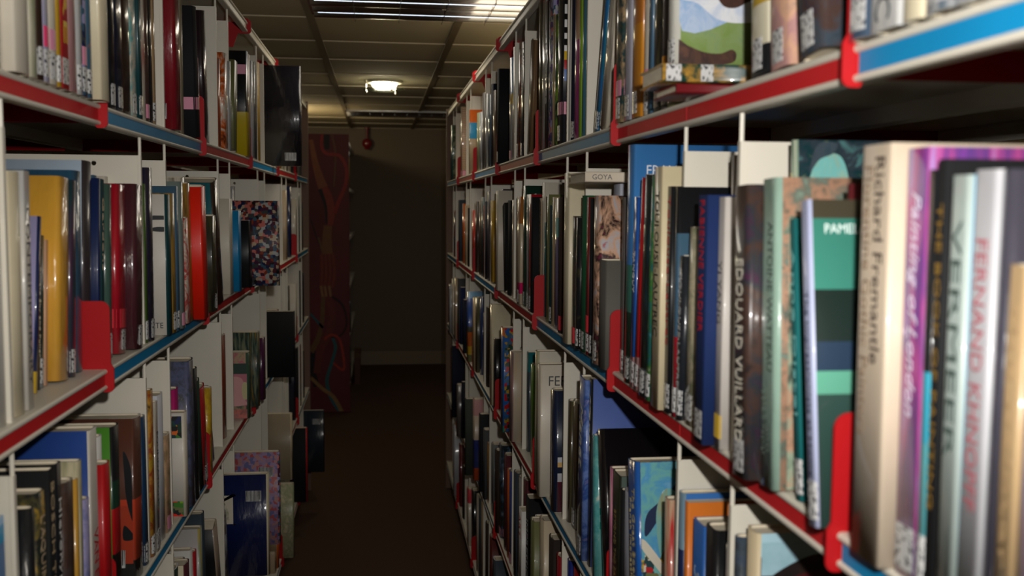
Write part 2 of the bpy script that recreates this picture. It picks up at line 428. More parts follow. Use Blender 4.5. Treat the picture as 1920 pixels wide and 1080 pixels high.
bookcase('cream steel bookcase with red and blue shelf edges left of the aisle', -1, -XL, ZL, YL, tone0=0)
bookcase('cream steel bookcase with red and blue shelf edges right of the aisle', 1, XR, ZR, YR, tone0=0)
bookcase('dark back-to-back bookcase seen through the gaps behind the left one', 1, -XL-2*DEP-.03, ZL, [y for y in YL], False, tone0=1)
bookcase('dark back-to-back bookcase seen through the gaps behind the right one', -1, XR+2*DEP+.03, ZR, [y for y in YR], False)

# far bookcase with the painted end panel
FX, FY = -.245, 7.9
t = empty('bookcase', (FX, FY, 0), 'far bookcase whose end panel carries a dark red painting of cords', 'bookcase', PI)
bm = bmesh.new(); box(bm, -.012, .56, -.0, .03, 0.005, 2.15); bmesh.ops.translate(bm, verts=bm.verts[:], vec=(0, -.03, 0)); fixn(bm)
M_MUR = simple('dark red mural ground', (.13, .014, .016, 1), .6, var=.4, vscale=3)
panel = mesh_obj('painted_end_panel', bm, M_MUR, t)
for z in (.15, .55, .95, 1.35, 1.75, 2.12):
    bm = bmesh.new(); box(bm, .0, .5, -2.30, -.031, z-.025, z); fixn(bm); mesh_obj('shelf_board', bm, M_CREAM, t)
bm = bmesh.new(); box(bm, .48, .5, -2.30, -.031, .001, 2.12); fixn(bm); mesh_obj('back_panel', bm, M_WOOD, t)
def ribbon(pts, w0, w1, m, k):
    """painted cord: flat band through points given in photo pixels on the panel face"""
    P = []
    for px, py in pts:
        d = ray(px, py); q = Vector((0, 0, EYE))+d*((FY-.0)/d.y); P.append(Vector((q.x, q.z)))
    # catmull-rom
    Q = []
    for i in range(len(P)-1):
        p0 = P[max(0, i-1)]; p1 = P[i]; p2 = P[i+1]; p3 = P[min(len(P)-1, i+2)]
        for s in range(8):
            u = s/8; Q.append(.5*((2*p1)+(p2-p0)*u+(2*p0-5*p1+4*p2-p3)*u*u+(3*p1-p0-3*p2+p3)*u**3))
    Q.append(P[-1]); bm = bmesh.new(); L = []; R = []
    for i, q in enumerate(Q):
        d = (Q[min(i+1, len(Q)-1)]-Q[max(i-1, 0)]).normalized(); n = Vector((-d.y, d.x)); ww = (w0+(w1-w0)*i/(len(Q)-1))/2
        for lst, s in ((L, 1), (R, -1)):
            v = q+n*ww*s; v.x = min(max(v.x, FX-.558), FX+.01); v.y = min(max(v.y, .01), 2.145)
            lst.append(v)
    y = .0-.0007*k
    for i in range(len(Q)-1):
        c = [L[i], L[i+1], R[i+1], R[i]]
        a = [bm.verts.new((-(v.x-FX), .0004+.0004*k, v.y)) for v in c]
        bm.faces.new(a)
        b = [bm.verts.new((-(v.x-FX), .0001, v.y)) for v in c]; bm.faces.new(b[::-1])
        for j in range(4): bm.faces.new((a[j], b[j], b[(j+1) % 4], a[(j+1) % 4]))
    bmesh.ops.remove_doubles(bm, verts=bm.verts[:], dist=1e-5)
    fixn(bm); mesh_obj('painted_cord', bm, m, t)
mo = lambda n, c: simple('mural '+n, tuple(min(1, v*1.5) for v in rgb(c)[:3])+(1,), .6, var=.3, vscale=30)
ribbon([(583, 262), (590, 300), (598, 330), (606, 352)], .03, .075, mo('rope', '7a4426'), 1)
ribbon([(606, 352), (617, 372), (621, 400), (618, 422)], .06, .05, mo('terracotta', '7a2c1c'), 2)
ribbon([(604, 252), (603, 275), (612, 288), (636, 292), (649, 315), (648, 345), (634, 380), (628, 400)], .022, .03, mo('red cord', '7d201a'), 3)
ribbon([(622, 252), (629, 290), (626, 350)], .02, .012, mo('brown cord', '5b3424'), 1)
ribbon([(600, 355), (610, 385), (613, 420)], .03, .012, mo('dark cord', '160a10'), 4)
ribbon([(612, 250), (613, 280)], .05, .035, mo('dark patch', '10070c'), 1)
ribbon([(615, 423), (613, 450), (614, 476)], .062, .082, mo('ochre', '6b4423'), 5)
for dx in (-11, -4, 3, 10): ribbon([(614+dx, 476), (616+dx*1.1, 510), (613+dx, 540)], .022, .022, mo('tan strand', '6a281b'), 6)
for dx in (-10, -3, 5): ribbon([(612+dx, 536), (615+dx, 556)], .02, .018, mo('sand strand', '7d5a35'), 7)
ribbon([(606, 552), (604, 600), (596, 635), (583, 660)], .03, .045, mo('ochre2', '5e4125'), 2)
ribbon([(615, 556), (622, 585), (618, 620), (600, 660), (594, 700)], .05, .05, mo('root', '5c231b'), 3)
ribbon([(622, 556), (642, 572), (650, 605), (640, 628), (622, 632)], .02, .014, mo('dark vine', '1e0b0d'), 2)
ribbon([(608, 636), (622, 628), (638, 640), (645, 692), (624, 680)], .02, .018, mo('red cord2', '8a2a1c'), 4)
ribbon([(582, 588), (594, 602), (606, 615)], .018, .02, mo('teal cord', '1d5058'), 2)
ribbon([(624, 634), (629, 652), (622, 680), (613, 715), (622, 748), (640, 775)], .022, .03, mo('teal cord', '1d5058'), 5)
ribbon([(583, 708), (604, 728), (625, 744), (641, 772)], .025, .03, mo('tan cord', '7c5f35'), 6)
ribbon([(588, 650), (586, 690), (594, 725)], .03, .05, mo('dark patch', '10070c'), 1)
ribbon([(583, 412), (592, 440), (600, 460)], .01, .014, mo('rope dark', '2a1410'), 2)
ribbon([(597, 445), (602, 462), (606, 478)], .016, .014, mo('ochre2', '5e4125'), 3)

t = empty('storage_box', (-.215, 9.3, 0), 'small dark brown box on the floor against the far bookcase', 'box')
bm = bmesh.new(); box(bm, -.014, .035, -.17, .17, 0, .24); fixn(bm); mesh_obj('body', bm, simple('dark brown board', (.10, .045, .025, 1), .7, var=.3, vscale=8), t)
bm = bmesh.new(); box(bm, -.018, .039, -.175, .175, .241, .285); fixn(bm); mesh_obj('lid', bm, simple('brown board lid', (.13, .06, .03, 1), .7), t)

# ---------------------------------------------------------------- books
# one line a book: x0,x1 spine edges | top | where its foot stands (row, '-' = near the edge, s.. set back, m.. row where x was read) | look | options | words
BOOKS = {}
BOOKS['L1'] = '''
-16,8|h.32|-|f green,moss,dgreen|W|green streaked hardback at the photo's left border
8,62|h.31|s-.008|p cream||fat rounded cream hardback standing over the shelf edge
62,75|h.30|-|f cream,sage||pale green-white thin hardback
76,86|h.30|-|b dbrown:.36,maroon:.62,dbrown|W|dark brown book with a maroon band
86,97|h.30|-|f lilac,lgrey|WH|lilac-grey book with hot pink tape
97,112|h.30|-|p cream|WK|cream-grey book with salmon pink tape
112,118|h.30|-|b mustard:.74,dbrown|W|thin book, mustard below and dark brown above
118,132|h.31|-|p B3262a|Wt"GNERE";yellow;.18;.86|red book with big yellow capitals
133,150|h.30|-|g rose||dusty rose book in glossy plastic
150,158|h.30|-|g lgrey|W|light grey glossy book
158,168|h.30|-|m navy,steel,dgrey,lilac|WK|navy patterned book with a pink tape
168,177|h.30|-|a slate,steel,steel,orange|W|slate book with an orange curve on its spine
177,184|h.30|-|g B97068|W|thin salmon-brown glossy book right beside the red bracket
190,210|h.31|s-.006|p ivory||fat ivory book just beyond the red bracket
210,221|h.31|-|g ink|W|black glossy book with sparkling plastic
221,236|h.31|-|g dnavy|W|navy glossy book with a white call label
236,250|h.31|-|g dbrown||brown glossy book in shiny plastic
250,261|h.30|-|a teal,aqua,cream,teal|W|teal and cream patterned book
261,269|h.30|-|p dteal|W|very dark green book
269,277|h.30|-|f cream,cream,red||cream book with a thin red edge
277,283|h.30|-|g cocoa|K|narrow cocoa brown glossy book with pink tape
283,290|h.31|-|g ink||narrow black glossy book
290,295|h.31|-|g tan|W|narrow tan book next to the cream divider
310,343|h.36|s-.01|g 7d1420|B|large glossy wine-red volume
343,347|h.34|-|p tweed||thin greenish-grey book behind the wine-red volume
345,378|31|-|c ink|P|wide black clothbound book with pink band
372,379|117;T368|s.01|p C0141C||thin bright red book leaning on the black one
382,396|24;T379|s.02|g 2a1c22|D.24|dark purple-black book wrapped in crinkled plastic
408,416|112|-|f orange,rust||orange-red book with worn spine
416,430|104|-|a cream,cream,orange,ink,cream||cream book with an orange and black drawing
430,436|120|-|p lgrey||thin light grey booklet
436,443|118|-|b lblue:.2,white:.4,salmon:.6,lblue:.85,blue||narrow blue, white and pink booklet
440,446|125;T447|s-.002|p moss||moss green book leaning away from the aisle mouth
446,469|107|-|b C9B01C:.42,ink|k|black book with a yellow lower half
469,472|112|-|p tan||thin tan book beside the black and yellow one
474,479|118|-|g silver||shiny silver book before the jutting black one
480,484|120|-|g dgrey|W|thin dark grey glossy book
484,490|120|-|p mustard||narrow mustard yellow book touching the jutting black one
554,567|118|s-.105|g 15141f|D.30B|big black plastic-wrapped book jutting into the aisle
518,523|h.27|-|p cream||cream book half hidden beyond the jutting black one
524,529|h.26|-|p mustard||yellow book beyond the jutting black one
530,534|h.27|-|c cream||pale book beyond the jutting black one
535,540|h.28|-|g ink||black book beyond the jutting black one
541,546|h.27|-|p cream||cream booklet far along the shelf
547,551|h.28|-|c dgrey||dark grey book far along the shelf
553,559|h.28|-|c cocoa||brown book near the shelf end
560,566|h.30|-|p smoke||grey-brown book at the shelf end
'''
BOOKS['L2'] = '''
-20,19|410|790|p white||white paperback at the photo's left border
20,27|340;T8|784|f tan,beige,dbrown|t"AMERICAN ARCHITECTURE";dbrown;.1;.9|tan book with worn dark brown lettering
27,53|323;T28|777|p ivory||fat ivory hardback with plain spine
54,66|322;T50|764|f lgrey,cream|t"CONTEMPORARY";smoke;.1;.85|grey-white book with small grey letters
66,71|403;T84|738|b yellow:.12,navy|/p lilac|lilac-fronted book with blue spine leaning outward
71,77|428;T91|730|p ink|t"Your Private Sky and Fuller";ivory;.2;.92|black paperback with slanted cream lettering
77,85|440;T96|726|f silver,dteal,ink|W|dark teal book with a silver-white streak
85,91|448;T103|722|p peach||thin peach booklet before the golden yellow book
114,134|337;T134|711|g D9A13A|B|fat golden yellow book with barcode
136,145|340;T154|706|f dteal,plum|W|dark teal and plum book behind the golden one
146,160|325;T169|694|g 2d536b|D.24|steel blue thick book with dark blue cover
163,176|307;T181|s.03|b 3b3436|/p B9CBDC|dark-spined book with pale blue-white cover
178,185|330;T190|s.03|p steel||grey-blue book behind the red bracket plate
186,190|335;T194|s.02|p navy||narrow navy book behind the red bracket plate
191,197|337;T199|s.02|c dteal|t"Gardens";beige;.5;.9|dark green book with small beige title
200,206|332;T209|652|p cream|R|white book with red foot beside the bracket
206,214|348;T218|668|g 3f5a50|W|green-white glossy book
216,241|350|657|g A30F22|WR|shiny bright red book with red tape
242,272|349|652|g 4a2229|W|thick maroon book in wrinkled glossy plastic
274,280|345|642|p 3d5a1c|W|narrow olive green book
281,294|315|638|g 241f33|W|tall dark purple book with rounded spine
320,326|365|s-.010|p dteal|/p D3CDC3C"ATE";black;.010;.024;.07|white cover with two black brush strokes
328,334|363|620|f olive,gold|W|narrow olive-gold book
334,340|350|617|p steel|W|grey-blue narrow book
340,350|341|614|g 73807c|K|grey-green glossy book with pink tape
350,357|335|s.03|f tweed,cream,tweed||tall houndstooth grey book
355,361|408|600|a navy,cream,red,cream,red,navy||red, white and navy floral book
360,366|345|598|f gold,dbrown||gold and brown narrow book
383,391|350;T378|583|p smoke|/p C9C4CA|grey-spined book with lilac-white ruled cover
392,402|352;T386|585|p vred||bright orange-red book
403,411|405;T400|583|f olive,ink|W|short olive-black book beside the orange-red one
414,422|335;T404|568|g dbrown|/g 1b5d66|dark brown leaning book with teal cover
433,440|373|549|p cream||narrow cream book
441,445|350|s.05|a dgrey,lgrey,ink||grey patterned tall book behind the bright blue one
443,455|395;T446|545|p 0f7fb5||bright turquoise blue book leaning back
455,459|346|s.06|g ink||glossy black tall book behind
462,475|413|537|p ink||black book with tiny grey lettering
519,526|377|s-.10|m plum,steel,rust,ink,beige,maroon,lgrey,navy,salmon,dgrey|D.26|book with a crowded colourful collage cover jutting out
479,486|354|s.05|p steel||blue-grey book partly hidden by the collage cover
488,496|357|s.05|b dnavy:.7,silver||navy book with silver top behind the collage cover
500,512|364|s.06|p cocoa||cocoa book behind the collage cover
535,540|357|-|p beige||beige narrow book in the far bays
541,548|350|-|g navy||glossy dark blue book in the far bays
555,558|372|-|g cream||white shiny book in the far bays
559,563|362|-|p dteal||dark green book in the far bays
564,569|380|-|c ink||black book closing the far bay
'''
BOOKS['L3'] = '''
-30,26|965|m1000|b plum:.1,purple:.56,cream:.72,5f7fae:.9,cyan:.97,lblue|t"Lu";lgrey;.1;.5|short book banded blue, white and purple
-14,11|930|s.06|p ink||black book behind the banded blue one
60,78|923;T74|m1040|g ink|D.2|plain glossy black book with broad spine
80,97|886;T98|m1040|a dgreen,ink,olive,mustard,ink|t"L'AQUINTEST WATTEAU";beige;.1;.9|black and green book with beige capitals
103,113|838;T126|m1040|c black|t"BOSCH THE PAINTER";sand;.1;.95D.25|tall black book with a thin sand-coloured title
114,126|840;T140|m1040|g 11151b|t"Hieronymus Bosch";white;.1;.85|black book with white bold title leaning outward
133,150|869;T155|m1040|a dbrown,cocoa,dgrey|/p white|dark brown book with a white cover
151,156|872;T165|m1040|b ink:.5,gold||thin black and gold book
156,164|835;T174|m1040|f ivory,moss||narrow ivory book leaning outward
165,168|830;T180|s.03|p black||thin black book beside the ivory one
166,177|906;T180|m1040|a 5c6aa3,lilac,5c6aa3||lilac-blue book leaning outward
178,192|784;T185|m1020|p C9C3B9|/p 27478ft"VAN EDEN";red;.18;.55|tall grey-white book with red capitals and blue cover
193,202|815|m1000|p white||white narrow book over the red bracket
206,217|842|m1000|p B01018||round-spined red book
222,234|792|m1000|b cocoa:.15,ink:.3,red:.55,dgreen:.7,ink|/p 4c8a2c|green book with black and red banded spine
224,232|761|s.07|p white||tall white book behind the green one
238,243|755|s.09|g dred||tall dark red book behind the others
255,273|772;T262|m1040|b ink:.12,C0442a:.5,5a3528|B|large brown-red book with a sweeping black shape
276,282|780;T268|1052|p 17395a|W|narrow dark blue book
283,295|730;T279|1035|a dbrown,gold,rust,mustard,olive|W|gold and brown patterned old book
296,302|752;T292|1028|f cream,smoke|t"FOUNDATIONS";dgrey;.3;.8W|thin cream book with dark lettering
303,314|729;T299|987|p D5D6DE||tall white ring-binder-like volume
315,325|808;T314|983|a peach,tan,cocoa|K|peach patterned book with pink tape
352,357|767|s-.012|p cream|/p D0CBC2|white cover with a colourful garden picture
336,342|722|s.012|p magenta||short magenta book standing behind the white one
362,371|674;T358|940|a slate,5c6080,dgrey,lgrey|D.24|tall slate-blue book with rocky pattern
372,377|690;T367|930|p ink||narrow black book leaning back
378,385|710;T373|910|c dgreen||dark green leaning book
386,393|722;T381|900|b salmon:.1,red|W|thin red leaning book
393,401|735;T384|882|a yellow,mustard,red||yellow and red patterned leaning book
401,404|727;T385|862|f purple,navy,steel||thin purple-blue book at the leaning stack's end
416,428|626;T418|815|f 7f2f1c,rust||rust red book standing alone between dividers
435,441|592|s.05|a ink,orange,ink,dteal||dark book with an orange picture
442,448|638|s.05|p lgrey||grey book with lines of small text
466,473|657|778|g 40604c|/a D08a94,C9777f,beige,55705a,rose|book with a pink and green abstract cover
474,480|604|s.04|p cream|t"LONG";ink;.4;.9|cream book with black letters
483,490|620|757|f sage,dteal,mustard|D.12|pale green and mustard book
491,500|630|753|g 4a1840|B|plum-coloured book with barcode
517,525|580|750|f ink,8c2c20,ink|/g 2a1f1cD.27|tall dark book in crinkled glossy plastic
548,555|582|s-.09|c black|D.24|plain black book jutting out
536,545|535|-|p smoke||grey-green far book
555,558|528|-|p cream||cream far book
560,565|507|-|c ink||black far book
566,571|510|-|p dnavy||dark navy far book
'''
BOOKS['L4'] = '''
325,341|1050|s.04|b dgreen|/a ink,sage,ink|dark green framed book in the lower left
343,353|1046|s.04|p dbrown|/p mustard|brown book with gold frame
354,361|1035|s.03|p maroon|/p ivory|maroon-edged book with ivory cover
362,366|1027|s.03|p white||thin white book beside the maroon one
367,373|1024|s.03|p B01520||red-framed thin book
379,384|1010;T377|m1050|f lgrey,sage,yellow|/p B9B4B0|grey-white book with a yellow spot
387,391|978;T383|m1040|p 33404a|D.24|slate book with a dark blue-grey cover
392,420|976;T398|m1050|p 9c8a78|/p ink|thick beige book with black cover leaning inward
421,432|963;T422|m1040|a ink,smoke,lgrey,ink||black and white photo book
452,460|1009|m1050|a ink,smoke,ink,tan||book with a brownish black and white portrait cover
463,470|983|m1050|p 7d1019|B|red book with a barcode on its cover
471,478|960|m1050|p ivory|D.26|large cream book behind the red one
499,507|884|s-.09;m1000|p ivory|/g 14204fD.30B|big navy glossy book with barcode jutting out
508,513|880;T522|s-.05|c ink|D.2|black book leaning outward above the navy one
474,480|808|s.05|g ink||glossy black book with bright reflections
494,500|805|s.04|c 14482e||green clothbound book
460,466|855|s.05|p gold|/p D0A020|yellow book with a small picture
488,493|866|s.04|p gold||short golden book
519,528|843|s-.095|m salmon,plum,lilac,steel|/m A08ab0,9c7f9f,rose,6f70a0,B5575aD.2B|lilac and red map-patterned book jutting out
541,549|775|s-.07|f ivory,tan|/p 9a8c73D.22|large beige and grey book jutting out
552,556|640|-|p dnavy||dark navy far book
557,561|650|-|c ink||black far book
562,566|645|-|p dred||dark red far book
567,572|655|-|c cocoa||dark brown far book
'''
BOOKS['L5'] = '''
510,516|1010|s.02|p tan||tan book at floor level
517,520|1012|s.01|p beige||beige narrow book at floor level
521,525|1014|s.0|p orange||narrow orange book at floor level
536,541|925|s-.01|g ink|D.2|shiny black book at floor level
546,553|904|s-.05|p sage|/a ivory,sage,ivoryD.24|cream-framed book jutting out near the floor
556,562|890|-|p ivory||ivory book near the floor
563,571|892|s-.01|p dnavy||dark navy book near the floor
574,578|781|s-.05|p C41a1a|/c ink|thin red book at the end near the floor
603,609|768|s-.10|c 1c242e|/g 26313cD.2B|dark slate book jutting far out near the floor
'''
BOOKS['R1'] = '''
845,848|236|s-.006|p teal|/a dteal,sage,dgreen,tan|far book with green and cream cover
863,879|202|-|s ivory,sage,ivory,salmon|K|cream book with wavy green stripes
879,893|208|-|b sand:.55,cyan:.8,orange|t"TEXTILE";cream;.55;.8|orange, blue and sand coloured book
893,897|213|-|p sage||narrow sage green book
898,902|212|-|b salmon:.2,silver|W|narrow silver-grey book
903,908|176|-|p smoke||grey-brown book
908,914|178|-|g lgrey||silver book in shiny plastic
914,918|180|-|g steel||blue glossy book
919,922|160|-|c dnavy||thin tall dark navy book
923,929|172|-|f cocoa,tan||brown book with worn spine
930,937|139|-|c black|/c blackWD.24|big plain black book with a clear label pocket
953,958|110|-|b lgrey:.55,yellow:.65,lblue|K|grey, yellow and light blue booklet
958,963|85;T971|s.01|p white||white book leaning toward the camera
966,974|75;T982|s.01|a orange,ink,rust,gold|W|black and orange patterned leaning book
974,981|75;T988|s.01|p ink|Wt"LANDSCAPES";cream;.55;.95|black leaning book with cream title
981,986|75;T994|s.01|p dnavy|W|narrow dark blue leaning book
986,1001|75;T1003|s.01|p 7a5f40|/c 6d5236|tan leaning book with a broad face
1007,1013|11|-|f ink,olive||narrow black and olive book
1013,1020|10|-|g lgrey||white-silver shiny striped book
1020,1025|10|-|p ink|t"TEXTILES";lgrey;.3;.8|narrow black book with grey letters
1025,1033|10|-|m lilac,steel,salmon,lgrey,purple||lilac, pink and blue patterned book
1033,1037|35|-|p sand||narrow sand-coloured book
1037,1042|35|-|a ink,dgreen,lime,ink||black book with green flecks
1042,1052|3|-|b ink:.3,ink:.6,ink|P/b 23242c:.42,2f62a8:.5,red:.56,yellow:.62,EEEEEE:.66,black:.7,EEEEEE:.74,black:.78,EEEEEE:.83,black:.87,EEEEEE:.93,blackW|black art book with zebra stripes and primary colours
1064,1068|h.33|-|p white||thin white board beside the zebra book
1068,1073|h.32|-|c dnavy|W|narrow navy book beside the magenta one
1073,1083|h.32|-|b A22a78:.35,A8357f:.6,peach:.9,rose||magenta and peach patterned book
1083,1087|h.32|-|p lime||thin lime-green book
1088,1095|h.33;T1099@20|-|p 477f92||teal-blue book beside the picture book
1096,1104|h.32;T1112@20|s.01|a C9a48a,cream,tan,aqua|/a aqua,teal,moss,peach,sky,aqua|book with a painted figure in pale blue dress
1112,1117|h.33;T1140@20|s.01|f blue,teal|W|thin blue book leaning over the painted figure
1120,1140|h.30;T1150@20|s.01|f C9bfa5,cream,smoke||worn cream paperback leaning against the red bracket
1150,1165|h.32|-|a olive,dteal,tan,moss|WK|olive painted book just past the red bracket
1166,1179|h.33|-|g B0aeba|W|lilac-white glossy book
1180,1202|h.32|-|b C98526:.42,B5702c:.6,2b241c|W|dark book with a big orange fruit shape
1203,1212|h.32|-|p cream|KW|cream book with pink tape
1213,1219|h.32|-|p steel||narrow teal-grey book
1220,1236|h.33|-|f olive,ink,olive|W|dark olive glossy book
1237,1245|h.32|-|p smoke|OW|grey-green narrow book with orange label
1246,1264|h.33|-|p 8d9068|/a sage,moss,8d9068W|pale green book with dark smudge
1402,1434|h.32|-|b ink:.09,D0c9b0:.22,B99a35|W|mustard book with a black foot
1437,1490|h.32|-|a B0907f,rose,peach,A88a7c|W|dusty pink painted wide book
1491,1564|h.32;T1520@40|s.0|a 2b3348,cocoa,slate,ink|W|dark blue painted book leaning by the bracket
1582,1626|h.33|s-.004|g 4d6076|W|grey-blue book past the big red bracket
1628,1680|h.33|-|f white,lgrey|t"LAUTREC";dgrey;.02;.4|grey-white book with dark letters
1684,1722|h.32|-|p ivory||ivory hardback at the top border
1724,1786|h.32|-|f lgrey,steel|W|blue-grey and white book at the top border
1789,1818|h.32|-|p silver|W|silver-white book at the top right
1822,1853|h.32|-|c ink||dark book at the top right corner
'''
BOOKS['R2'] = '''
850,858|395|-|a navy,rust,steel,dgreen|D.2|far dark blue pictured book
859,866|375|-|c slate||far slate grey book
866,871|382|-|b B5201a:.35,orange||orange-red narrow book in the far bay
871,876|385|-|p beige||beige narrow book beside the orange-red one
876,883|390|-|c ink|D.15|black far book
884,889|394|-|b C0331c:.95,white||red book with white top in the far bay
890,893|378|-|p dbrown||dark brown thin far book
897,900|376|-|p cocoa||cocoa far book
901,905|370|-|p dteal|W|green-blue far book
905,908|385|-|p dred||dark red far book
908,912|378|-|c dnavy||dark navy far book
912,917|360|-|p 4b4450||dark lilac far book
919,922|378;T917|-|p mustard||mustard leaning book
928,934|360;T923|-|p cream||cream leaning book
937,944|356;T934|s.01|a 4a3a5c,plum,dgrey,rose|D.24|tall purple painted book
945,949|383;T943|-|c black|t"OSKAR KOKOSCHKA";lgrey;.35;.92|black book with white capitals
950,958|376|-|c ink||broad black book
958,964|375|-|f lgrey,beige,silver||silver and beige glossy book
967,977|369|568|b C9b89c:.1,E01f6a:.2,C9b89c:.75,A8672a|W|cream and orange book with hot pink tape
978,984|349|-|g dgreen|W|dark green-black glossy book
984,989|365|-|g silver|W|silver shiny narrow book
989,993|365|-|b rose:.2,A01420|W|thin red book with a rose foot
993,996|370|-|c black||thin black book
997,1008|364|s.02|g 1f4a4e||teal glossy book behind the red bracket
1009,1013|372|s.02|f beige,tan|t"WATERCOLOUR";dgrey;.3;.9|beige narrow book with dark letters
1013,1018|344;T1012|s.02|p cream||tall cream board leaning on the teal book
1019,1022|417|s.02|p teal||short teal book at the red bracket
1022,1026|365|602|p moss||mossy green narrow book
1027,1031|385|605|c dteal|W|narrow dark green clothbound book
1032,1036|370|609|p sand||sand thin book
1036,1043|372|613|b 6f6487:.7,aqua:.85,cream||lilac book with aqua and cream top
1044,1049|370|622|c dbrown|R|black-brown book with a red foot label
1052,1061|325;T1062|641|p ivory||tall cream board standing proud
1062,1068|326;T1066|640|b 8d7fa8:.25,9aa0b0|D.2|lilac glossy tall book
1069,1075|405|643|a ink,cocoa,dgreen,rust|R|black painted narrow book with red foot
1076,1084|408|649|a ink,ink,olive|W|black narrow book with olive flecks
1085,1095|367|658|c 14603a|W|plain green clothbound book
1096,1100|370|662|p 6a1a18|RW|dark red narrow book
1101,1106|372|664|c ink|W|black narrow book
1107,1117|368|668|a B03a5a,ink,peach,silver,red|W|pink and black art glossy book
1118,1136|484|680|c 5c5a54||short rough grey hardback
1142,1154|346|s.035|p C9ccd8||white-lilac glossy magazine
1161,1166|370|698|p smoke|W|thin grey-brown book
1166,1178|274;T1180|712|b dgreen:.3,3a7a6c:.5,3f7fc0|/b dgreen:.25,3a7a6c:.45,3f7fc0WC"FRANCE";E0E6EC;.015;.022;.895|tall blue book with white capitals
1179,1185|370;T1192|722|b rose:.16,1b4f9c|t"TANGUY";white;.5;.72W|narrow blue book with white title
1186,1192|333;T1205|729|b rose:.16,B0141c|W|plain red leaning book
1193,1205|328;T1218|740|f dgreen,ink,dteal|W|dark green-black leaning book
1206,1214|330;T1228|747|a aqua,teal,green,cream|W|teal and green pictured narrow book
1218,1241|312;T1246|765|p D9cba6|t"TOULOUSE-LAUTREC";ink;.30;.9|cream book with large black serif capitals
1243,1256|350;T1262|770|p ink|t"Toulouse-Lautrec";B3141b;.3;.96W|black book with large red title
1257,1263|352|770|b A01a2c:.35,steel:.8,ink|W|tall narrow red and grey art book
1264,1275|478;T1281|776|g 20252b|t"TOULOUSE-LAUTREC";lgrey;.15;.9W|short black book with small grey capitals
1277,1297|427;T1300|781|a sage,ivory,sage,tan|W|pale green and ivory painted book
1299,1334|366;T1330|833|c 132a5c|t"FABIENNE VERDIER";C01818;.45;.98W|thick navy clothbound book with red capitals
1336,1357|370;T1357|838|p C9c2ba|Yt"YI YANG";smoke;.5;.75|white book with yellow tape at its foot
1358,1363|372;T1362|s.03|m magenta,lblue,cyan,rose||thin pink and blue patterned book
1364,1370|292;T1372|s.035|b 2c5a8c:.3,D6d0c8|/p E2dfd8|tall white-topped book
1371,1396|350;T1395|884|a ink,cocoa,2b3036,wine|Wt"EDOUARD VUILLARD";E8E2D0;.12;.75|glossy dark painted book with large white serif title
1422,1449|338;T1436|903|g 93b0a0|/a 93a898,6a7468,B58a70,4a5a50,93a898t"ANTOINE WATTEAU";4a5a50;.38;.86t"Donald Posner";5c6a60;.1;.32|pale mint green book with grey capitals
1482,1490|262;T1484|s.04|g 9fb39a|/a aqua,slate,dteal,saget"RENOIR";D8cf9a;.66;.9|tall green-grey book with a painted portrait cover
1490,1502|409;T1482|937|c 0f6b6c|t"Anne Distel";aqua;.3;.9W|narrow teal book
1515,1533|374;T1507|985|p B6bddc|/b 2f4a44:.4,5fa58c:.47,26394f:.56,1d2b27:.72,3d8474:.94,4a4436C"PAMELA";E0F0EC;.008;.014;.91t"The Impressionists at Home";1d2140;.15;.72W|lilac book with dark title and green cover
1586,1594|345;T1593|s.03|p 5a1c20||maroon narrow book behind the cream one
1592,1644|275|s-.010|p CBBAA4|t"Richard Fremantle";3a2f28;.48;.97t2"Florentine Gothic Painters";8a7460;.3;.95D.26|thick cream book with brown serif title
1655,1671|400|s.026|a ink,slate,dteal,cocoa|PW|dark slate book with pink tape
1673,1712|280;T1718|s.0|f 8a3f9c,5b3a80,B04a8c,9a86c0|t"Painting of London";E0d8ea;.38;.9W|purple marbled glossy book with italic title
1713,1727|320;T1744|s.004|b 5aa8b0:.35,3aa0b8:.52,ink|W|black book with turquoise lower half
1728,1745|300;T1766|s.002|c black|t"THE BOOK OF PAINTING";8a6a28;.2;.9|black book with dull gold lettering
1750,1781|330;T1800|s.0|p A3b0ab|/p 8dbcd6t"VERMEER";4a5a55;.35;.9|pale grey-green book with spaced grey capitals
1786,1826|320;T1848|s.0|p B2b2b6|t"FERNAND KHNOPFF";B05a66;.25;.85|light grey book with rose-red capitals
1830,1850|318;T1896|s.002|g 3c3a44|D.2|dark grey glossy book at the right border
1852,1884|498;T1912|s.0|f B59a72,tan|t"the painter";tan;.2;.9|tan book at the right border
1886,1935|480;T1940|s.01|f rose,lilac,cream||pinkish grey book cut by the right border
'''
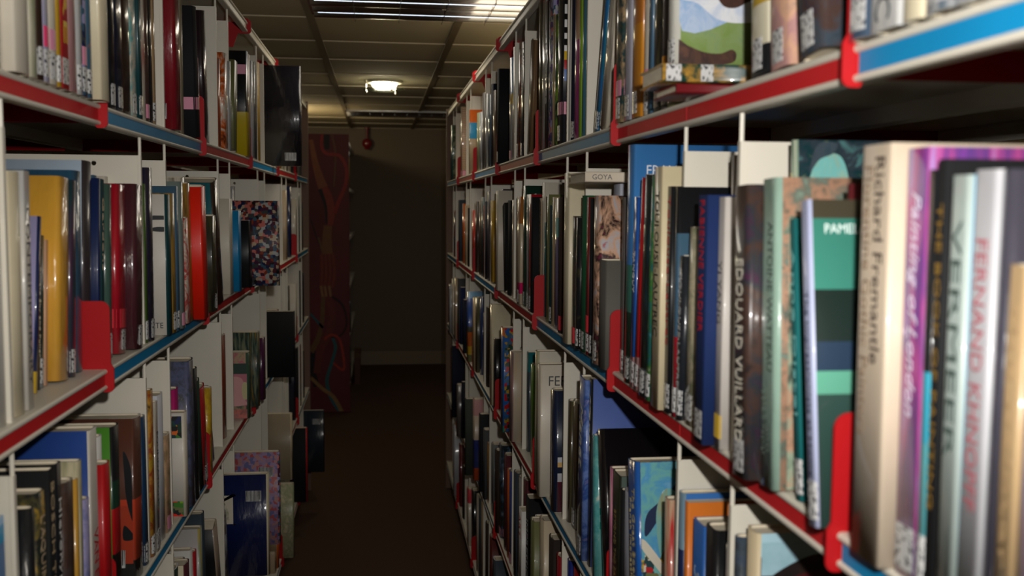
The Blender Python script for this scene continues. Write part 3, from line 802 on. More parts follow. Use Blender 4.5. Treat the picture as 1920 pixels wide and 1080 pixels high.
BOOKS['R3'] = '''
841,845|532|s-.02|g silver||shiny silver far book
846,850|522|s-.01|p cream||cream far book
851,856|520|s-.01|b beige:.1,D02050:.2,beige|W|beige far book with pink tape
857,860|518|-|c dgrey||dark grey far book
861,866|537|-|c navy||navy far book
867,873|560|s-.005|c dnavy||very dark navy far book
874,884|545|s-.01|b moss:.1,yellow:.22,C9601c:.42,4a4a40:.5,2a4f9c:.9,lblue|D.2|blue, orange and yellow painted book
885,889|552|-|p sand||sand-coloured narrow book
890,897|555|693|f olive,ink||dark olive book
898,904|553|695|g 1c3566||blue glossy book in the shade
905,909|585|s.01|p 4f1218||maroon narrow book
910,916|575|s.01|c dbrown||dark brown book
917,923|569|755|g ivory||tall cream glossy book
924,928|571|s.03|c black|D.24|tall black book behind the cream one
924,926|633|762|g ink||narrow black shiny book
929,936|636|s.02|c ink||black book over the red bracket
937,948|612|804|b 2f9a90:.06,1f5fa8:.92,orange|/m 1f5fa8,mustard,red,dgreen,steelD.12|bright blue book with an orange top
953,958|655|819|f rose,smoke|/f B9b0a0,beigeD.12|pale beige photo-covered book
962,968|631|s.04|p dteal||dark teal tall book behind the beige one
972,979|652|815|f cocoa,tan||brown narrow book beside the divider
985,992|656|839|b slate:.8,teal|D.2|slate book with teal top and white letter
992,998|680|850|p 5f8f22||thin bright green book
1000,1004|656|s-.01|f ivory,sage|/p DED6C4D.26|tall cream book with a worn patterned spine
1004,1009|680|923|p DDD2BE|/p E0D6C4D.22C"FER";dgrey;.022;.022;.88|cream book with large thin grey capitals on its cover
1030,1036|727|950|g 1a2540|/b 5a2434:.25,C9cbd0:.32,1c2438:.37,D9b070:.41,C9cbd0:.45,1c2438|navy book with white and gold diagonal bars
1060,1067|745;T1068|968|f olive,dbrown||olive-brown narrow book
1068,1077|745;T1077|974|p 4c3d26|W|brown-gold narrow book
1079,1096|705;T1095|1035|a 2a4c92,6a84c0,2a4c92,lilac|t"Manet";D8cfae;.5;.86W|blue watery book with cream script title
1100,1104|708;T1107|1057|p ink|/p 5a70b4t"Manet";D8cfae;.6;.92|blue-lilac book with a black spine and cream title
1108,1114|813;T1112|s.0|a aqua,4a9a9c,aqua,cream|/b aqua:.35,2f8f80:.40,aqua:.45,2f8f80:.5,C9c9ba:.62,aqua:.72,1c2c3c|book with turquoise striped picture cover
1121,1127|776;T1125|s.05|p C01822|/a dgreen,slate,steel|thin red-spined landscape book
1130,1138|795;T1124|m1040|g 120f12|D.26|large glossy black book with a white reflection
1138,1143|845;T1127|m1040|f cream,pink,ink||thin cream and pink booklet
1144,1157|850;T1136|m1060|p 1f2414|t"BEYOND THE EASEL";8a7440;.2;.75/p 53605a|dark olive book with small gold capitals
1158,1163|892;T1152|m1060|c black||thin black book in the lower row
1164,1176|892;T1162|m1060|p 9a9da8||silver-grey pair-like magazine
1180,1197|833;T1172|m1040|g 1d5cae|t"The Great Book of";C9b878;.3;.86t2"French Impressionism";C9b878;.25;.8/a 4f9ac8,aqua,2a4a8a,moss,yellow,redD.26|bright blue book with a splashy painted cover
1240,1250|930;T1246|m1040|f C9a898,beige,red||worn pinkish cream paperback
1262,1273|916|m1000|b lgrey:.4,navy:.75,6f8a9a|/p 3a72b8|blue-covered book with a grey and navy spine
1275,1281|938|m1000|p D9772a|/b 3b5560:.3,3b5560:.6,D9772a|orange book with a yellow top edge
1290,1310|970|m1040|p 2b5fa6|t"Seurat";9fb4cc;.45;.8|blue book with a pale italic title
1312,1330|980|m1040|g 121316|t"ART";lgrey;.3;.5|black glossy book beside the blue one
1348,1360|1018|m1050|f C9b2ae,lgrey,silver||pale pinkish grey book in front of the divider
1362,1372|1000|m1050|a ink,slate,navy||narrow black and navy book
1382,1402|985|m1040|p D6c4a0|/b B09a80:.55,beige:.8,4a1418:.92,A9cdd8D.26|thick cream book with a dark red and black picture
'''
BOOKS['R4'] = '''
846,851|640|s-.02|c dnavy||dark blue far book
852,856|650|-|b orange:.2,navy||navy far book with orange foot
855,862|721|s-.03|g smoke||grey glossy book jutting out
864,872|715|s-.01|c 0d1220||very dark navy book
871,880|746|s-.045|c 3a4038|D.2|grey-green plain book jutting out
885,895|745|s-.02|b C04a20:.15,26347a:.5,C2b09a:.8,rose|D.2|beige, blue and red book
897,903|772|s-.01|c ink|D.24|tall dark book
904,911|806|s-.01|c dgrey||dark grey book
912,919|828|-|f dbrown,gold,rust||brown and gold worn book
920,926|828|-|p 6a6f70|W|silver-grey book
927,933|830|-|c dbrown||dark brown narrow book
934,942|828|-|a dteal,ink,steel,tan|K|dark teal painted book with pink tape
943,948|848|-|p maroon||maroon narrow book
949,952|877|-|p orange||thin orange book
953,960|880|-|b B05a80:.1,2348a0|K|plain blue book with pink tape
961,968|880|-|c slate||slate grey book
969,974|890|-|f smoke,lgrey|W|grey book with pale foot
971,977|945|s-.005|p E0dcd6|t"ART";red;.7;.95|white narrow book with red letters
978,983|893|s.01|p maroon||dark maroon book
984,990|925|-|c black|t"IMPRESSION";lgrey;.2;.8|black book with grey slanted letters
991,998|935|-|p moss|D.2|pale grey-green book
999,1006|958|-|b dnavy|/p C9601cD.2|navy book with an orange top
1008,1022|965|s-.005|b 1f3f78:.55,C9b89c|D.24|beige book with blue lower half
1025,1038|1000|-|c 2a211d|D.2|dark brown thick book
1039,1045|1035|-|p 9c1a26||narrow crimson book
1059,1066|1040|s.02|g 1b2c78||dark blue glossy low book
1070,1077|1058|s.02|p 9c1418||dark red low book
'''
BOOKS['R5'] = '''
849,853|786|s-.01|g silver||shiny silver book at floor level
854,859|800|-|c ink||black far book at floor level
860,864|830|-|p 6a1418||dark red far book at floor level
866,873|870|-|c dbrown||dark brown book at floor level
875,882|912|s-.005|b cream:.1,C03040:.2,cocoa|D.2|brown book with pink tape at floor level
883,891|915|-|g ink|D.2|black shiny book at floor level
892,895|925|-|p cream||thin cream book at floor level
896,900|930|-|p slate||slate book at floor level
901,908|935|-|p tan||tan book at floor level
909,915|975|-|c dbrown||very dark brown book at floor level
916,922|1000|-|p 5a1c16||red-brown book at floor level
923,934|1020|-|b 3c4650|D.2|grey book with teal top at floor level
'''

# ---------------------------------------------------------------- book builder
import re
NAMES = '|'.join(sorted(HEX, key=len, reverse=True))
COLR = r'(?:[0-9A-F][0-9a-fA-F]{5}|%s)(?::\.\d+)?' % NAMES
RX_COVER = re.compile(r'/([cpgabsfm]) (%s(?:,%s)*)' % (COLR, COLR))
RX_TEXT = re.compile(r't2?"([^"]*)";([0-9A-F][0-9a-fA-F]{5}|[a-z]+);(\.\d+);(\.\d+)')
RX_CT = re.compile(r'C"([^"]*)";([0-9A-F][0-9a-fA-F]{5}|[a-z]+);(\.\d+);(\.\d+);(\.\d+)')
RX_D = re.compile(r'D(\.\d+)')
def parse_opts(s):
    o = dict(cover=None, text=[], ctext=[], D=None, fl='')
    i = 0
    while i < len(s):
        for key, rx in (('cover', RX_COVER), ('text', RX_TEXT), ('ctext', RX_CT), ('D', RX_D)):
            m = rx.match(s, i)
            if m: break
        if m:
            if key == 'cover': o['cover'] = m.group(1)+' '+m.group(2)
            elif key == 'D': o['D'] = float(m.group(1))
            else: o[key].append(m.groups())
            i = m.end()
        elif s[i] in 'WKPRYOBHk': o['fl'] += s[i]; i += 1
        else: raise ValueError('bad option in '+s+' at '+s[i:])
    return o
def profile(t, k, r, n=5):
    """outer outline of spine from far side to near side as (x, y) with x = 0 the outermost line"""
    pts = []
    hy = t/2
    for i in range(n+1):
        a = PI/2*i/n; pts.append((r-r*math.sin(a), hy-r+r*math.cos(a)))
    m = 6
    for i in range(1, m): pts.append((0, (hy-r)*(1-2*i/m)))
    for i in range(n+1):
        a = PI/2*(1-i/n); pts.append((r-r*math.sin(a), -(hy-r)-r*math.cos(a)))
    return [(x+k*(y/hy)**2, y) for x, y in pts]
def prof_at(P, y):
    for (xa, ya), (xb, yb) in zip(P, P[1:]):
        if ya >= y >= yb and ya != yb: return xa+(xb-xa)*(ya-y)/(ya-yb)
    return P[0][0]
def make_book_meshes(t, h, D, hard, k, r):
    P = profile(t, k, r)
    b = .0024 if hard else .0007
    b = min(b, t*.25)
    outer = [(D, t/2)]+P+[(D, -t/2)]
    inner = [(b+x*(D-b)/D, y*(t-2*b)/t) for x, y in outer]
    bm = bmesh.new(); n = len(outer)
    O0 = [bm.verts.new((x, y, 0)) for x, y in outer]; O1 = [bm.verts.new((x, y, h)) for x, y in outer]
    I0 = [bm.verts.new((x, y, 0)) for x, y in inner]; I1 = [bm.verts.new((x, y, h)) for x, y in inner]
    for i in range(n-1):
        mi = 1 if i in (0, n-2) else 0
        f = bm.faces.new((O0[i], O1[i], O1[i+1], O0[i+1])); f.material_index = mi; f.smooth = True
        f = bm.faces.new((I0[i+1], I1[i+1], I1[i], I0[i])); f.material_index = 2
        f = bm.faces.new((O0[i+1], I0[i+1], I0[i], O0[i])); f.material_index = 0
        f = bm.faces.new((O1[i], I1[i], I1[i+1], O1[i+1])); f.material_index = 0
    for i in (0, n-1):
        bm.faces.new((O0[i], O1[i], I1[i], I0[i]) if i else (O0[i], I0[i], I1[i], O1[i])).material_index = 1
    cover = bm
    bm = bmesh.new(); g = .003 if hard else .0002; e = .0002
    box(bm, b+k+.0008, D-(.003 if hard else .0002), -(t/2-b-e), t/2-b-e, g, h-g)
    fixn(bm)
    return cover, bm, P
def wrap(P, y0, y1, z0, z1, off=.0004):
    """thin sheet stuck on the spine outline between y0 and y1"""
    ys = [y0+(y1-y0)*i/8 for i in range(9)]
    bm = bmesh.new(); rows = []
    for y in ys:
        x = prof_at(P, y)
        rows.append([bm.verts.new((x-off, y, z0)), bm.verts.new((x-off, y, z1)), bm.verts.new((x+.0002, y, z1)), bm.verts.new((x+.0002, y, z0))])
    for a, b in zip(rows, rows[1:]):
        for j in range(4): bm.faces.new((a[j], a[(j+1) % 4], b[(j+1) % 4], b[j]))
    bm.faces.new(rows[0]); bm.faces.new(rows[-1][::-1]); fixn(bm); return bm
FONTC = {}
def text_mesh(s, shear=0):
    key = (s, shear)
    if key not in FONTC:
        cu = bpy.data.curves.new('lettering', 'FONT'); cu.body = s; cu.size = 1; cu.extrude = .004; cu.shear = shear; cu.resolution_u = 2
        ob = bpy.data.objects.new('lettering', cu)
        me = bpy.data.meshes.new_from_object(ob); bpy.data.objects.remove(ob)
        xs = [v.co.x for v in me.vertices]; ys = [v.co.y for v in me.vertices]
        FONTC[key] = (me, min(xs), max(xs), min(ys), max(ys))
    return FONTC[key]
def add_text(s, color, parent, origin, adv, up, length, height, shear=0):
    """letters fitted in length x height, centred at origin; adv, up unit vectors"""
    me, x0, x1, y0, y1 = text_mesh(s, shear)
    me = me.copy(); a = Vector(adv); u = Vector(up); n = a.cross(u)
    sx = length/(x1-x0) if length else height/(y1-y0); sy = height/(y1-y0) if height else sx
    for v in me.vertices:
        c = v.co; v.co = a*((c.x-(x0+x1)/2)*sx)+u*((c.y-(y0+y1)/2)*sy)+n*(c.z*.03)
    me.materials.clear(); me.materials.append(simple('print '+color, rgb(color), .5))
    o = bpy.data.objects.new('title_lettering', me); COL.objects.link(o); o.parent = parent; o.location = origin
    return o
BIG = []
def painted(parent, name, pts, m, k, t, near, W, H):
    """a painted shape: smooth outline through points given as fractions of the cover"""
    n = len(pts); P = []; pts = [(u*W, v*H) for u, v in pts]
    for i in range(n):
        p0, p1, p2, p3 = (Vector(pts[(i+d) % n]) for d in (-1, 0, 1, 2))
        for q in range(6):
            u = q/6; P.append(.5*((2*p1)+(p2-p0)*u+(2*p0-5*p1+4*p2-p3)*u*u+(3*p1-p0-3*p2+p3)*u**3))
    P = [Vector((min(max(p.x, .0075), W-.001), min(max(p.y, .001), H-.001))) for p in P]
    y = near*t/2
    bm = bmesh.new(); a = [bm.verts.new((p.x, y+near*.00012*k, p.y)) for p in P]; b = [bm.verts.new((p.x, y, p.y)) for p in P]
    bm.faces.new(a)
    for i in range(len(P)): bm.faces.new((a[i], b[i], b[(i+1) % len(P)], a[(i+1) % len(P)]))
    bmesh.ops.dissolve_degenerate(bm, dist=1e-6, edges=bm.edges[:]); fixn(bm); mesh_obj(name, bm, m, parent)
def rect(u0, u1, v0, v1):
    e = .004
    return [(u0, v0), (u0+e, v0), (u1-e, v0), (u1, v0), (u1, v0+e), (u1, v1-e), (u1, v1), (u1-e, v1), (u0+e, v1), (u0, v1), (u0, v1-e), (u0, v0+e)]
ART = {
 'brush strokes': [('brush_stroke', [(.0, .825), (.06, .82), (.3, .82), (.3, .845), (.1, .85), (.0, .845)], 'p ink'), ('brush_stroke', [(.0, .745), (.05, .735), (.14, .74), (.17, .755), (.1, .77), (.0, .765)], 'p ink')],
 'sweeping black': [('painted_field', rect(0, 1, .10, .46), 'p A83a20'), ('painted_curve', [(.03, .36), (.06, .42), (.085, .52), (.095, .64), (.10, .80), (.045, .70), (.035, .55), (.01, .45)], 'p ink'), ('painted_curve', [(.02, .26), (.10, .34), (.11, .25)], 'p ink')],
 'colourful garden picture': [('garden_picture', rect(.02, .9, .76, .97), 'm dgreen,orange,ink,green,salmon,dteal,navy,moss'), ('garden_picture', rect(.02, .9, .0, .15), 'm dgreen,green,ink,moss,2f6a2c,vred,lime')],
 'pink and green abstract': [('painted_field', rect(0, 1, .68, .84), 'p dgreen'), ('painted_field', rect(.0, 1, .20, .68), 'p C06f80'), ('painted_shape', [(.03, .22), (.10, .30), (.14, .60), (.40, .60), (.40, .22)], 'p D9a0a0'), ('painted_disc', [(.02, .38), (.05, .30), (.12, .30), (.15, .40), (.13, .54), (.05, .54)], 'p C9bf90'), ('painted_field', rect(0, 1, .0, .14), 'a teal,salmon,dteal')],
 'big navy glossy': [('cover_picture', rect(.32, .8, .52, .80), 'p cream'), ('cover_picture', [(.36, .54), (.50, .56), (.60, .66), (.75, .60), (.76, .76), (.60, .74), (.45, .77), (.38, .70)], 'a sage,cream,moss,cream')],
 'painted figure': [('painted_bush', [(.0, .42), (.1, .36), (.2, .42), (.32, .40), (.33, .56), (.2, .60), (.05, .58)], 'm green,dgreen,moss,lime,sage'), ('painted_ground', rect(0, 1, .0, .14), 'a tan,cream,beige'), ('painted_dress', [(.06, .12), (.02, .26), (.06, .38), (.12, .46), (.20, .50), (.26, .44), (.28, .30), (.26, .12)], 'a aqua,teal,5f9fb0,aqua'), ('painted_sash', [(.04, .20), (.14, .24), (.22, .20), (.10, .18)], 'p blue'), ('painted_head', [(.15, .50), (.13, .545), (.16, .585), (.20, .585), (.22, .545), (.20, .50)], 'p C48a70'), ('painted_hair', [(.125, .56), (.15, .605), (.20, .61), (.225, .57), (.18, .59)], 'p ink')],
 'orange fruit': [('painted_fruit', [(.02, .02), (.10, .10), (.16, .25), (.17, .40), (.12, .46), (.05, .42), (.01, .30)], 'a orange,C98526,gold')],
 'splashy painted': [('painted_sky', rect(0, 1, .50, 1), 'a 3f86bb,aqua,4f9ac8,7db4d4'), ('painted_branch', [(.06, .62), (.16, .74), (.30, .92), (.34, .97), (.30, .95), (.18, .82), (.12, .78), (.07, .74), (.05, .68)], 'p 16254a'), ('painted_vase', [(.14, .52), (.12, .74), (.18, .86), (.27, .80), (.28, .60), (.20, .50)], 'f teal,aqua,sage,5f8f8a'), ('painted_flowers', [(.05, .02), (.04, .46), (.08, .56), (.13, .50), (.20, .60), (.27, .54), (.34, .62), (.40, .40), (.38, .02)], 'm yellow,moss,red,cream,dteal,mustard,aqua,salmon'), ('painted_flower', [(.18, .64), (.21, .68), (.25, .66), (.22, .62)], 'p red'), ('painted_flower', [(.18, .25), (.24, .30), (.26, .24), (.20, .20)], 'p vred'), ('painted_stroke', [(.03, .56), (.05, .60), (.20, .42), (.25, .30), (.22, .32), (.15, .42)], 'p cream')],
 'painted portrait': [('painted_face', [(.10, .80), (.08, .88), (.14, .95), (.24, .95), (.28, .86), (.22, .78)], 'a sage,aqua,A9b08a'), ('painted_hair', [(.08, .90), (.12, .985), (.22, .99), (.20, .96), (.13, .94)], 'a ink,slate,dteal'), ('painted_figure', [(.36, .80), (.40, .94), (.52, .985), (.66, .93), (.70, .80)], 'a slate,dgrey,ink')],
 'pale mint green': [('cover_picture', rect(.06, .8, .0, .82), 'a 5f6a58,B58a70,8fa08a,3f4a40,C9a890')],
 'dark red and black picture': [('painted_sky', rect(.0, 1, .86, .97), 'a A9cdd8,8fb8c4'), ('painted_shape', [(.03, .80), (.10, .87), (.30, .93), (.52, .90), (.62, .80), (.3, .78)], 'a ink,dbrown'), ('painted_shape', [(.08, .80), (.2, .86), (.38, .87), (.46, .80)], 'p 4a1418')],
}
def paint_cover(root, bk):
    for key, shapes in ART.items():
        if key in bk['desc']:
            for q, (nm_, pts, look) in enumerate(shapes):
                painted(root, nm_, pts, bookmat(look), q+1, bk['t'], -1 if bk['side'] > 0 else 1, bk['D'], bk['h'])
def build_book(bk, parts=True):
    t, h, D, sd = bk['t'], bk['h'], bk['D'], bk['side']
    o = bk['opt']; kind = bk['look'][0]
    hard = t > .011 and kind != 'p' or t > .02
    k = min(.12*t, .004) if (hard and not o['text']) else .02*t
    r = min(.006, t*.45) if kind in 'ga' else min(.003, t*.42)
    cov, pages, P = make_book_meshes(t, h, D, hard, k, r)
    m0 = bookmat(bk['look']); m1 = bookmat(o['cover']) if o['cover'] else m0
    root = mesh_obj('book', cov, [m0, m1, M_PAGES])
    root.location = bk['loc']; root.rotation_euler = (bk['lean']*(-1 if sd > 0 else 1), 0, 0 if sd > 0 else PI)
    mesh_obj('pages', pages, M_PAGES, root)
    if not parts: return root
    near = -1 if sd > 0 else 1
    hw = t/2*.96
    fl = o['fl']
    z = .006
    if 'W' in fl:
        wl = min(hw, .012); c = 0 if t > .034 else 0
        mesh_obj('call_number_label', wrap(P, -wl, wl, z, z+.032), M_WLAB, root); z += .035
    for ch, m, hh in (('K', M_PINK, .024), ('H', M_HOT, .024), ('P', M_PINK, .026), ('R', M_REDT, .030), ('Y', M_YELT, .026), ('O', M_ORT, .03)):
        if ch in fl:
            zz = z if ch not in 'Y' else .012
            if ch == 'P': zz = .06
            mesh_obj('marker_tape', wrap(P, -hw, hw, zz, zz+hh), m, root)
            if t < .3 and ch in 'KPR':        # the tape runs on round the near cover
                bm = bmesh.new(); ya = near*(t/2-.0001); yb = near*(t/2+.0004)
                box(bm, r+k, min(.05, D*.5), min(ya, yb), max(ya, yb), zz, zz+hh); fixn(bm); mesh_obj('marker_tape', bm, m, root)
    if 'k' in fl:
        bm = bmesh.new(); box(bm, .004, .03, near*(t/2)-.0004, near*(t/2)+.0004, h*.78, h*.87); fixn(bm); mesh_obj('marker_tape', bm, M_PINK, root)
    if 'B' in fl:
        up = h > .27 and bk['lev'] in ('L4', 'L5')
        z0 = h-.075 if up else .02
        bm = bmesh.new(); xa = .02
        ya, yb = near*(t/2-.0001), near*(t/2+.0005)
        box(bm, xa, xa+.042, min(ya, yb), max(ya, yb), z0, z0+.030); fixn(bm); mesh_obj('barcode_label', bm, M_BAR, root)
    paint_cover(root, bk)
    nt = len(o['text'])
    for q, (s, c, a, b) in enumerate(o['text']):
        a, b = float(a), float(b); L = (b-a)*h
        hh = min(t*(.52 if nt == 1 else .36), L/max(3, len(s))*1.6)
        if nt == 2 and bk['look'].startswith('g A9'): hh = t*.42
        yy = 0
        if nt == 2 and not bk['look'].startswith('g A9'): yy = (t*.2 if q == 1 else -t*.17)
        x = prof_at(P, yy)-.0004
        add_text(s, c, root, (x, yy, (a+b)/2*h), (0, 0, -1), (0, -1, 0), L, hh, .35 if s in ('Manet', 'Painting of London', 'Seurat') else 0)
    for s, c, hh, x, zf in o['ctext']:
        hh, x, zf = float(hh), float(x), float(zf)
        me, x0, x1, y0, y1 = text_mesh(s); L = (x1-x0)*hh/(y1-y0)*.9
        xx = x+L/2 if sd > 0 else x
        add_text(s, c, root, (xx, near*(t/2+.0003), zf*h), (1, 0, 0) if sd > 0 else (-1, 0, 0), (0, 0, 1), L, hh)
    return root
SHELFW = {'1': 'top shelf', '2': 'second shelf', '3': 'third shelf', '4': 'fourth shelf', '5': 'bottom shelf'}
ALL = []
def rowbooks(lev, text):
    side = -1 if lev[0] == 'L' else 1
    j = 5-int(lev[1]); Z = (ZL if side < 0 else ZR); zs = Z[j]; ztop = Z[j+1]-.031
    XF = XL if side < 0 else XR; Ys = YL if side < 0 else YR
    out = []
    for line in text.strip().splitlines():
        f = line.split('|')
        if len(f) != 6: raise ValueError('fields '+line)
        x0, x1 = (float(v) for v in f[0].split(','))
        xc = x1 if side < 0 else x0; xm = (x0+x1)/2
        s = .004; ym = None; T = None; Ty = None
        X = None
        for tok in f[1].split(';')[1:]+f[2].split(';'):
            if tok in ('', '-', 'u'): continue
            if tok[0] == 'T':
                v = tok[1:].split('@'); T = float(v[0]); Ty = float(v[1]) if len(v) > 1 else None
            elif tok[0] == 's': s = float(tok[1:])
            elif tok[0] == 'm': ym = float(tok[1:])
            else:
                yb = float(tok); p = onZ(xc, yb, zs)
                X = min(max(abs(p.x), XF-.03), XF+.07); s = X-XF
        X = side*(XF+s)
        if ym is None:
            Yl = y_at(xc, X, zs); Zl = zs; Yn = y_at(x0 if side < 0 else x1, X, zs)
        else:
            q = onX(xc, ym, X); Yl, Zl = q.y, q.z; Yn = onX(x0 if side < 0 else x1, ym, X).y
        top = f[1].split(';')[0]; tan = 0
        if top[0] == 'h':
            h = float(top[1:])
            if T is not None:
                q = onX(T+(xc-xm), Ty, X); tan = (q.y-Yl)/(q.z-Zl)
        else:
            yt = float(top)
            if T is not None:
                q = onX(T+(xc-xm), yt, X); tan = (q.y-Yl)/max(.05, q.z-Zl)
                h = q.z-zs
            else:
                xt = xc
                for _ in range(4):
                    q = onX(xt, yt, X); xt = proj((X, Yl, q.z))[0]
                h = q.z-zs
        tan = max(-.35, min(.35, tan))
        if s < -.04: tan = 0
        Yf = Yl-tan*(Zl-zs)
        h = max(.13, min(h, (ztop-zs)*1.0-.006))
        t = abs(Yl-Yn); t = max(.005, min(t, .030 if s < -.04 else .052))
        o = parse_opts(f[4])
        D = o['D'] or min(.23, .76*h)
        D = min(D, DEP-.006-s)
        out.append(dict(lev=lev, side=side, X=X, Y1=Yf, t=t, h=h, D=D, tan=tan, look=f[3], opt=o, desc=f[5], zs=zs, s=s,
                        x0=x0, x1=x1, xc=xc, area=(x1-x0)*h*(12 if s < -.04 else 1), Yf=Yf))
    # obstacles: brackets and dividers
    fixed = []
    for i, y in enumerate(Ys[:-1]):
        fixed.append((y, .0020, .10)); fixed.append((y+.475, .0046, .4))
        if not (lev == 'R1' and i == 1): fixed.append((y+.275, .0046, .4))
    fixed.append((Ys[-1], .001, .4))
    if lev == 'R1': fixed.append((1.155, .095, .35))
    def solve_x(px, Yv):
        k = (px-960)/F; dz = zs-EYE; r = MW
        return -(Yv*(r[1][0]+k*r[1][2])+dz*(r[2][0]+k*r[2][2]))/(r[0][0]+k*r[0][2])
    for b in out:
        for y, hw, hh in fixed:
            px_ = proj((side*XF, y, zs))[0]; br = hh < .2
            if b['s'] > -.04 and 0 < b['Y1']-(y-hw) < (.12 if br else .03) and ((b['x0']-2 < px_ < b['x1']+2) if br else (b['x0']+2 < px_ < b['x1']-1)):
                b['Y1'] = y-hw-.0015; b['t'] = min(b['t'], .045)
                break
    for b in out: b['c'] = b['Y1']-b['t']/2
    for b in out:                                     # step clear of the fixed parts
        for y, hw, hh in fixed:
            lo, hi = b['c']-b['t']/2, b['c']+b['t']/2
            if lo < y+hw and hi > y-hw:
                if b['c'] < y: 
                    hi = y-hw
                else: lo = y+hw
                if hi-lo < b['t']*.6:
                    tt = max(b['t']*.6, .005)
                    if b['c'] < y: lo = hi-tt
                    else: hi = lo+tt
                b['c'] = (lo+hi)/2; b['t'] = hi-lo
    out.sort(key=lambda b: b['c'])
    segs = sorted(fixed)
    bounds = [-9]+[f[0] for f in segs]+[99]; hws = [0]+[f[1] for f in segs]+[0]; hhs = [9]+[f[2] for f in segs]+[9]
    def seg(c):
        for i in range(len(bounds)-1):
            if bounds[i] <= c < bounds[i+1]: return i
    groups = {}
    for b in out: groups.setdefault(seg(b['c']), []).append(b)
    g = .0012
    for k, bs in groups.items():
        lo = bounds[k]+hws[k]+.0008; hi = bounds[k+1]-hws[k+1]-.0008
        n = len(bs); st = sum(b['t'] for b in bs); room = hi-lo-n*g-.001
        if st > room:
            for b in bs: b['t'] *= room/st
        for _ in range(500):
            for a, b in zip(bs, bs[1:]):
                need = (a['t']+b['t'])/2+g; d = b['c']-a['c']
                if d < need:
                    m = (need-d)/2; a['c'] -= m; b['c'] += m
            for b in bs:
                b['c'] = max(lo+b['t']/2, min(hi-b['t']/2, b['c']))
        # leans must not cut into neighbours
        for b in bs: b['bt'] = b['tan']
        for _ in range(400):
            for a, b in zip(bs, bs[1:]):
                m = max(.1, min(a['h'], b['h'])-.004)
                ya = a['c']+a['t']/2+m*a['tan']; yb = b['c']-b['t']/2+m*b['tan']
                if ya > yb-.001:
                    e = (ya-yb+.001)/m/2; a['tan'] -= e; b['tan'] += e
            for b, first, last in [(b, b is bs[0], b is bs[-1]) for b in bs]:
                for y, hw, hh in fixed:
                    m = min(hh, b['h'])
                    if y < b['c'] and b['c']-b['t']/2+m*b['tan'] < y+hw+.0005: b['tan'] = (y+hw+.0005-b['c']+b['t']/2)/m
                    if y > b['c'] and b['c']+b['t']/2+m*b['tan'] > y-hw-.0005: b['tan'] = (y-hw-.0005-b['c']-b['t']/2)/m
    for b in out:
        xn = solve_x(b['xc'], b['c']+b['t']/2)
        if b['s'] > -.04 and abs(xn-b['X']) < .05: b['X'] = side*min(max(abs(xn), XF-.035), XF+.09); b['D'] = min(b['D'], DEP-.006-(abs(b['X'])-XF))
        a = math.atan(b['tan']); b['lean'] = a
        b['h'] = min(b['h'], (ztop-zs-.004)/max(.8, math.cos(a))-abs(math.sin(a))*b['t'])
        b['loc'] = (b['X'], b['c'], zs+abs(math.sin(a))*b['t']/2+.0004)
    return out
for lev in ('L1', 'L2', 'L3', 'L4', 'L5', 'R1', 'R2', 'R3', 'R4', 'R5'):
    bs = rowbooks(lev, BOOKS[lev]); ALL += bs
for b in ALL:
    p = proj((b['X'], b['c'], b['zs']+b['h']/2))
    sc = F/max(.5, b['c'])
    b['px'] = b['area']*sc if (p[1] < 1150) else b['area']*sc*.4
ALL.sort(key=lambda b: -b['px'])
NIND = 292
for i, b in enumerate(ALL): b['ind'] = i < NIND
def words(s): return len(s.split())
seen = {}
for b in ALL:
    if not b['ind']: continue
    same = sorted([c for c in ALL if c['lev'] == b['lev'] and c['ind']], key=lambda c: c['c'])
    i = same.index(b)
    where = SHELFW[b['lev'][1]]+(', left bookcase' if b['side'] < 0 else ', right bookcase')
    lab = b['desc']+', '+where
    nb = None
    if words(b['desc']) <= 5 and i > 0:
        nb = re.split(r' (?:book|hardback|paperback|booklet|magazine|volume|board|beside|at|behind|in|with|leaning|standing)\b', same[i-1]['desc'])[0]
        nw = nb.split()[:4]
        cand = b['desc']+' behind the '+' '.join(nw)+' one, '+where
        if words(cand) <= 16 and ' in ' not in ' '.join(nw): lab = cand
    ws = lab.split()
    if len(ws) > 16: lab = b['desc']+', '+where.replace(' bookcase', ' case')
    if lab in seen: print('DUPLICATE LABEL', lab)
    seen[lab] = 1
    r = build_book(b); tag(r, lab, 'book', 'books on the '+where.replace(',', ' of the'))
# the narrow far ones that remain, in one object
rest = [b for b in ALL if not b['ind']]
bm = bmesh.new(); mats = []; 
def absorb(bm, o):
    pass
stuff_parts = []
for b in rest:
    r = build_book(b, False); stuff_parts.append(r)
for k in range(26):                                  # books of the far bookcase, only their edges show
    lv = k % 5; z = (.15, .55, .95, 1.35, 1.75)[lv]; y = FY+.10+.07*(k//5)+.25*(k % 2)
    bb = dict(t=.03+.006*(k % 3), h=.24+.02*(k % 4), D=.2, side=-1, look=('p mustard', 'c ink', 'p cream', 'g dteal', 'p rust', 'p lgrey')[(k*5) % 6], opt=parse_opts(''), lev='X', loc=(FX+.004-.004*(k % 3), y, z+.0006), lean=0)
    stuff_parts.append(build_book(bb, False))
bpy.context.view_layer.update()
verts = []; faces = []; fm = []; sm = []; mlist = []
for r in stuff_parts:
    for o in [r]+list(r.children):
        mw = Matrix.Translation(r.location) @ r.rotation_euler.to_matrix().to_4x4(); base = len(verts)
        verts += [mw @ v.co for v in o.data.vertices]
        for p in o.data.polygons:
            m = o.data.materials[p.material_index]
            if m not in mlist: mlist.append(m)
            faces.append([base+i for i in p.vertices]); fm.append(mlist.index(m)); sm.append(p.use_smooth)
for r in stuff_parts:
    for o in list(r.children): bpy.data.objects.remove(o)
    bpy.data.objects.remove(r)
me = bpy.data.meshes.new('far_books'); me.from_pydata(verts, [], faces)
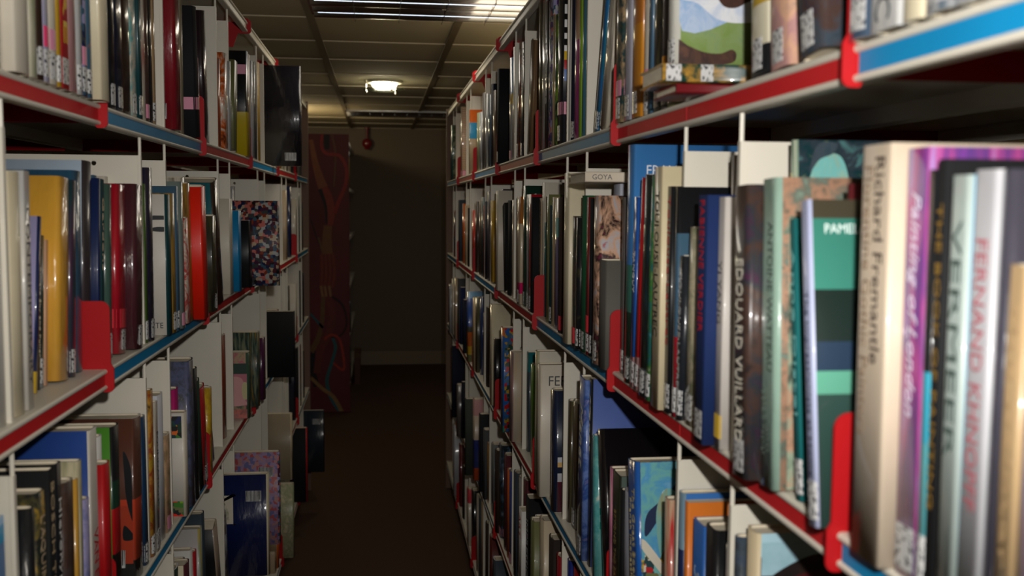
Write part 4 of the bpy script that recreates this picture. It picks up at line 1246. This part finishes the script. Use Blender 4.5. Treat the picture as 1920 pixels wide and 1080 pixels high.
for m in mlist: me.materials.append(m)
for p, a, s_ in zip(me.polygons, fm, sm): p.material_index = a; p.use_smooth = s_
o = bpy.data.objects.new('far_books', me); COL.objects.link(o)
tag(o, 'the many narrow books in the far dark bays, too thin to tell apart', 'books'); o['kind'] = 'stuff'

# ---------------------------------------------------------------- books lying flat, and the picture book on them
def flat_book(name_lab, loc, t, L, W, spine, cover, tilt=0, text=None, fl=''):
    """lies on its cover, spine towards the camera (-y), length along x"""
    cov, pages, P = make_book_meshes(t, L, W, True, 0, min(.003, t*.4))
    root = mesh_obj('book', cov, [bookmat(spine), bookmat(cover), M_PAGES])
    mesh_obj('pages', pages, M_PAGES, root)
    # local x (depth) -> +y, local z (height) -> +x, local y (thickness) -> +z
    root.rotation_euler = (Matrix.Rotation(tilt, 3, 'X') @ Matrix(((0, 0, 1), (1, 0, 0), (0, 1, 0)))).to_euler(); root.location = loc
    if 'W' in fl: mesh_obj('call_number_label', wrap(P, -t*.45, t*.45, .004, .022), M_WLAB, root); mesh_obj('call_number_label', wrap(P, -t*.45, t*.45, .045, .060), M_WLAB, root)
    if text:
        me, x0, x1, y0, y1 = text_mesh(text[0]); hh = text[2]; LL = (x1-x0)*hh/(y1-y0)
        add_text(text[0], text[1], root, (-.0004, 0, text[3]+LL/2), (0, 0, 1), (0, 1, 0), LL, hh)
    tag(root, name_lab, 'book'); return root
flat_book('dark red thin book lying flat under the others, top shelf of the right bookcase', (.340, 1.150, 1.7565), .011, .24, .098, 'p dred', 'p dred')
flat_book('green and yellow painted book lying flat below the landscape picture book', (.322, 1.145, 1.7735), .021, .25, .103, 'a dteal,dgreen,gold,dteal', 'a dteal,dgreen,gold,dteal', 0, None, 'W')
flat_book('beige book lying flat on upright books, small dark capitals on its spine', (.338, 1.66, 1.668), .017, .25, .15, 'p DACDB8', 'p tan', 0, ('GOYA', 'dgrey', .0085, .012))
bk = dict(t=.030, h=.31, D=.24, side=1, look='g D0cfc4', lean=0, lev='R1', loc=(.351, 1.222, 1.7845), desc='landscape',
          opt=parse_opts('W'))
bk['opt']['cover'] = 'a 7f9a58,8aa35c,94ab72,7d9a70'
r = build_book(bk)
for nm_, pts, look, q in (('painted_sky', [(.0, .312), (.24, .312), (.24, .110), (.16, .090), (.10, .072), (.0, .060)], 'a 7f9fd0,B5c6e0,8fb0d8,C9d4e2', 1),
        ('painted_cloud', [(.004, .090), (.03, .080), (.055, .062), (.085, .058), (.12, .066), (.17, .10), (.16, .17), (.09, .19), (.03, .18), (.008, .14)], 'a D8dce2,E4e6ea,C4cfe2,E0e4ea', 2),
        ('painted_hill', [(.004, .036), (.020, .029), (.040, .022), (.060, .021), (.074, .026), (.080, .020), (.074, .010), (.04, .006), (.003, .005)], 'a 3a2724,53382c,3a2724,6a4636', 3),
        ('painted_hill', [(.046, .12), (.052, .094), (.062, .078), (.078, .076), (.095, .084), (.12, .09), (.14, .13), (.09, .14)], 'a 3a2724,4a2f26,3a2724,6a4636', 3)):
    painted(r, nm_, [(u/.24, v/.31) for u, v in pts], bookmat(look), q, .030, -1, .24, .31)
tag(r, 'landscape picture book with white clouds and green field, standing on two flat books', 'book')
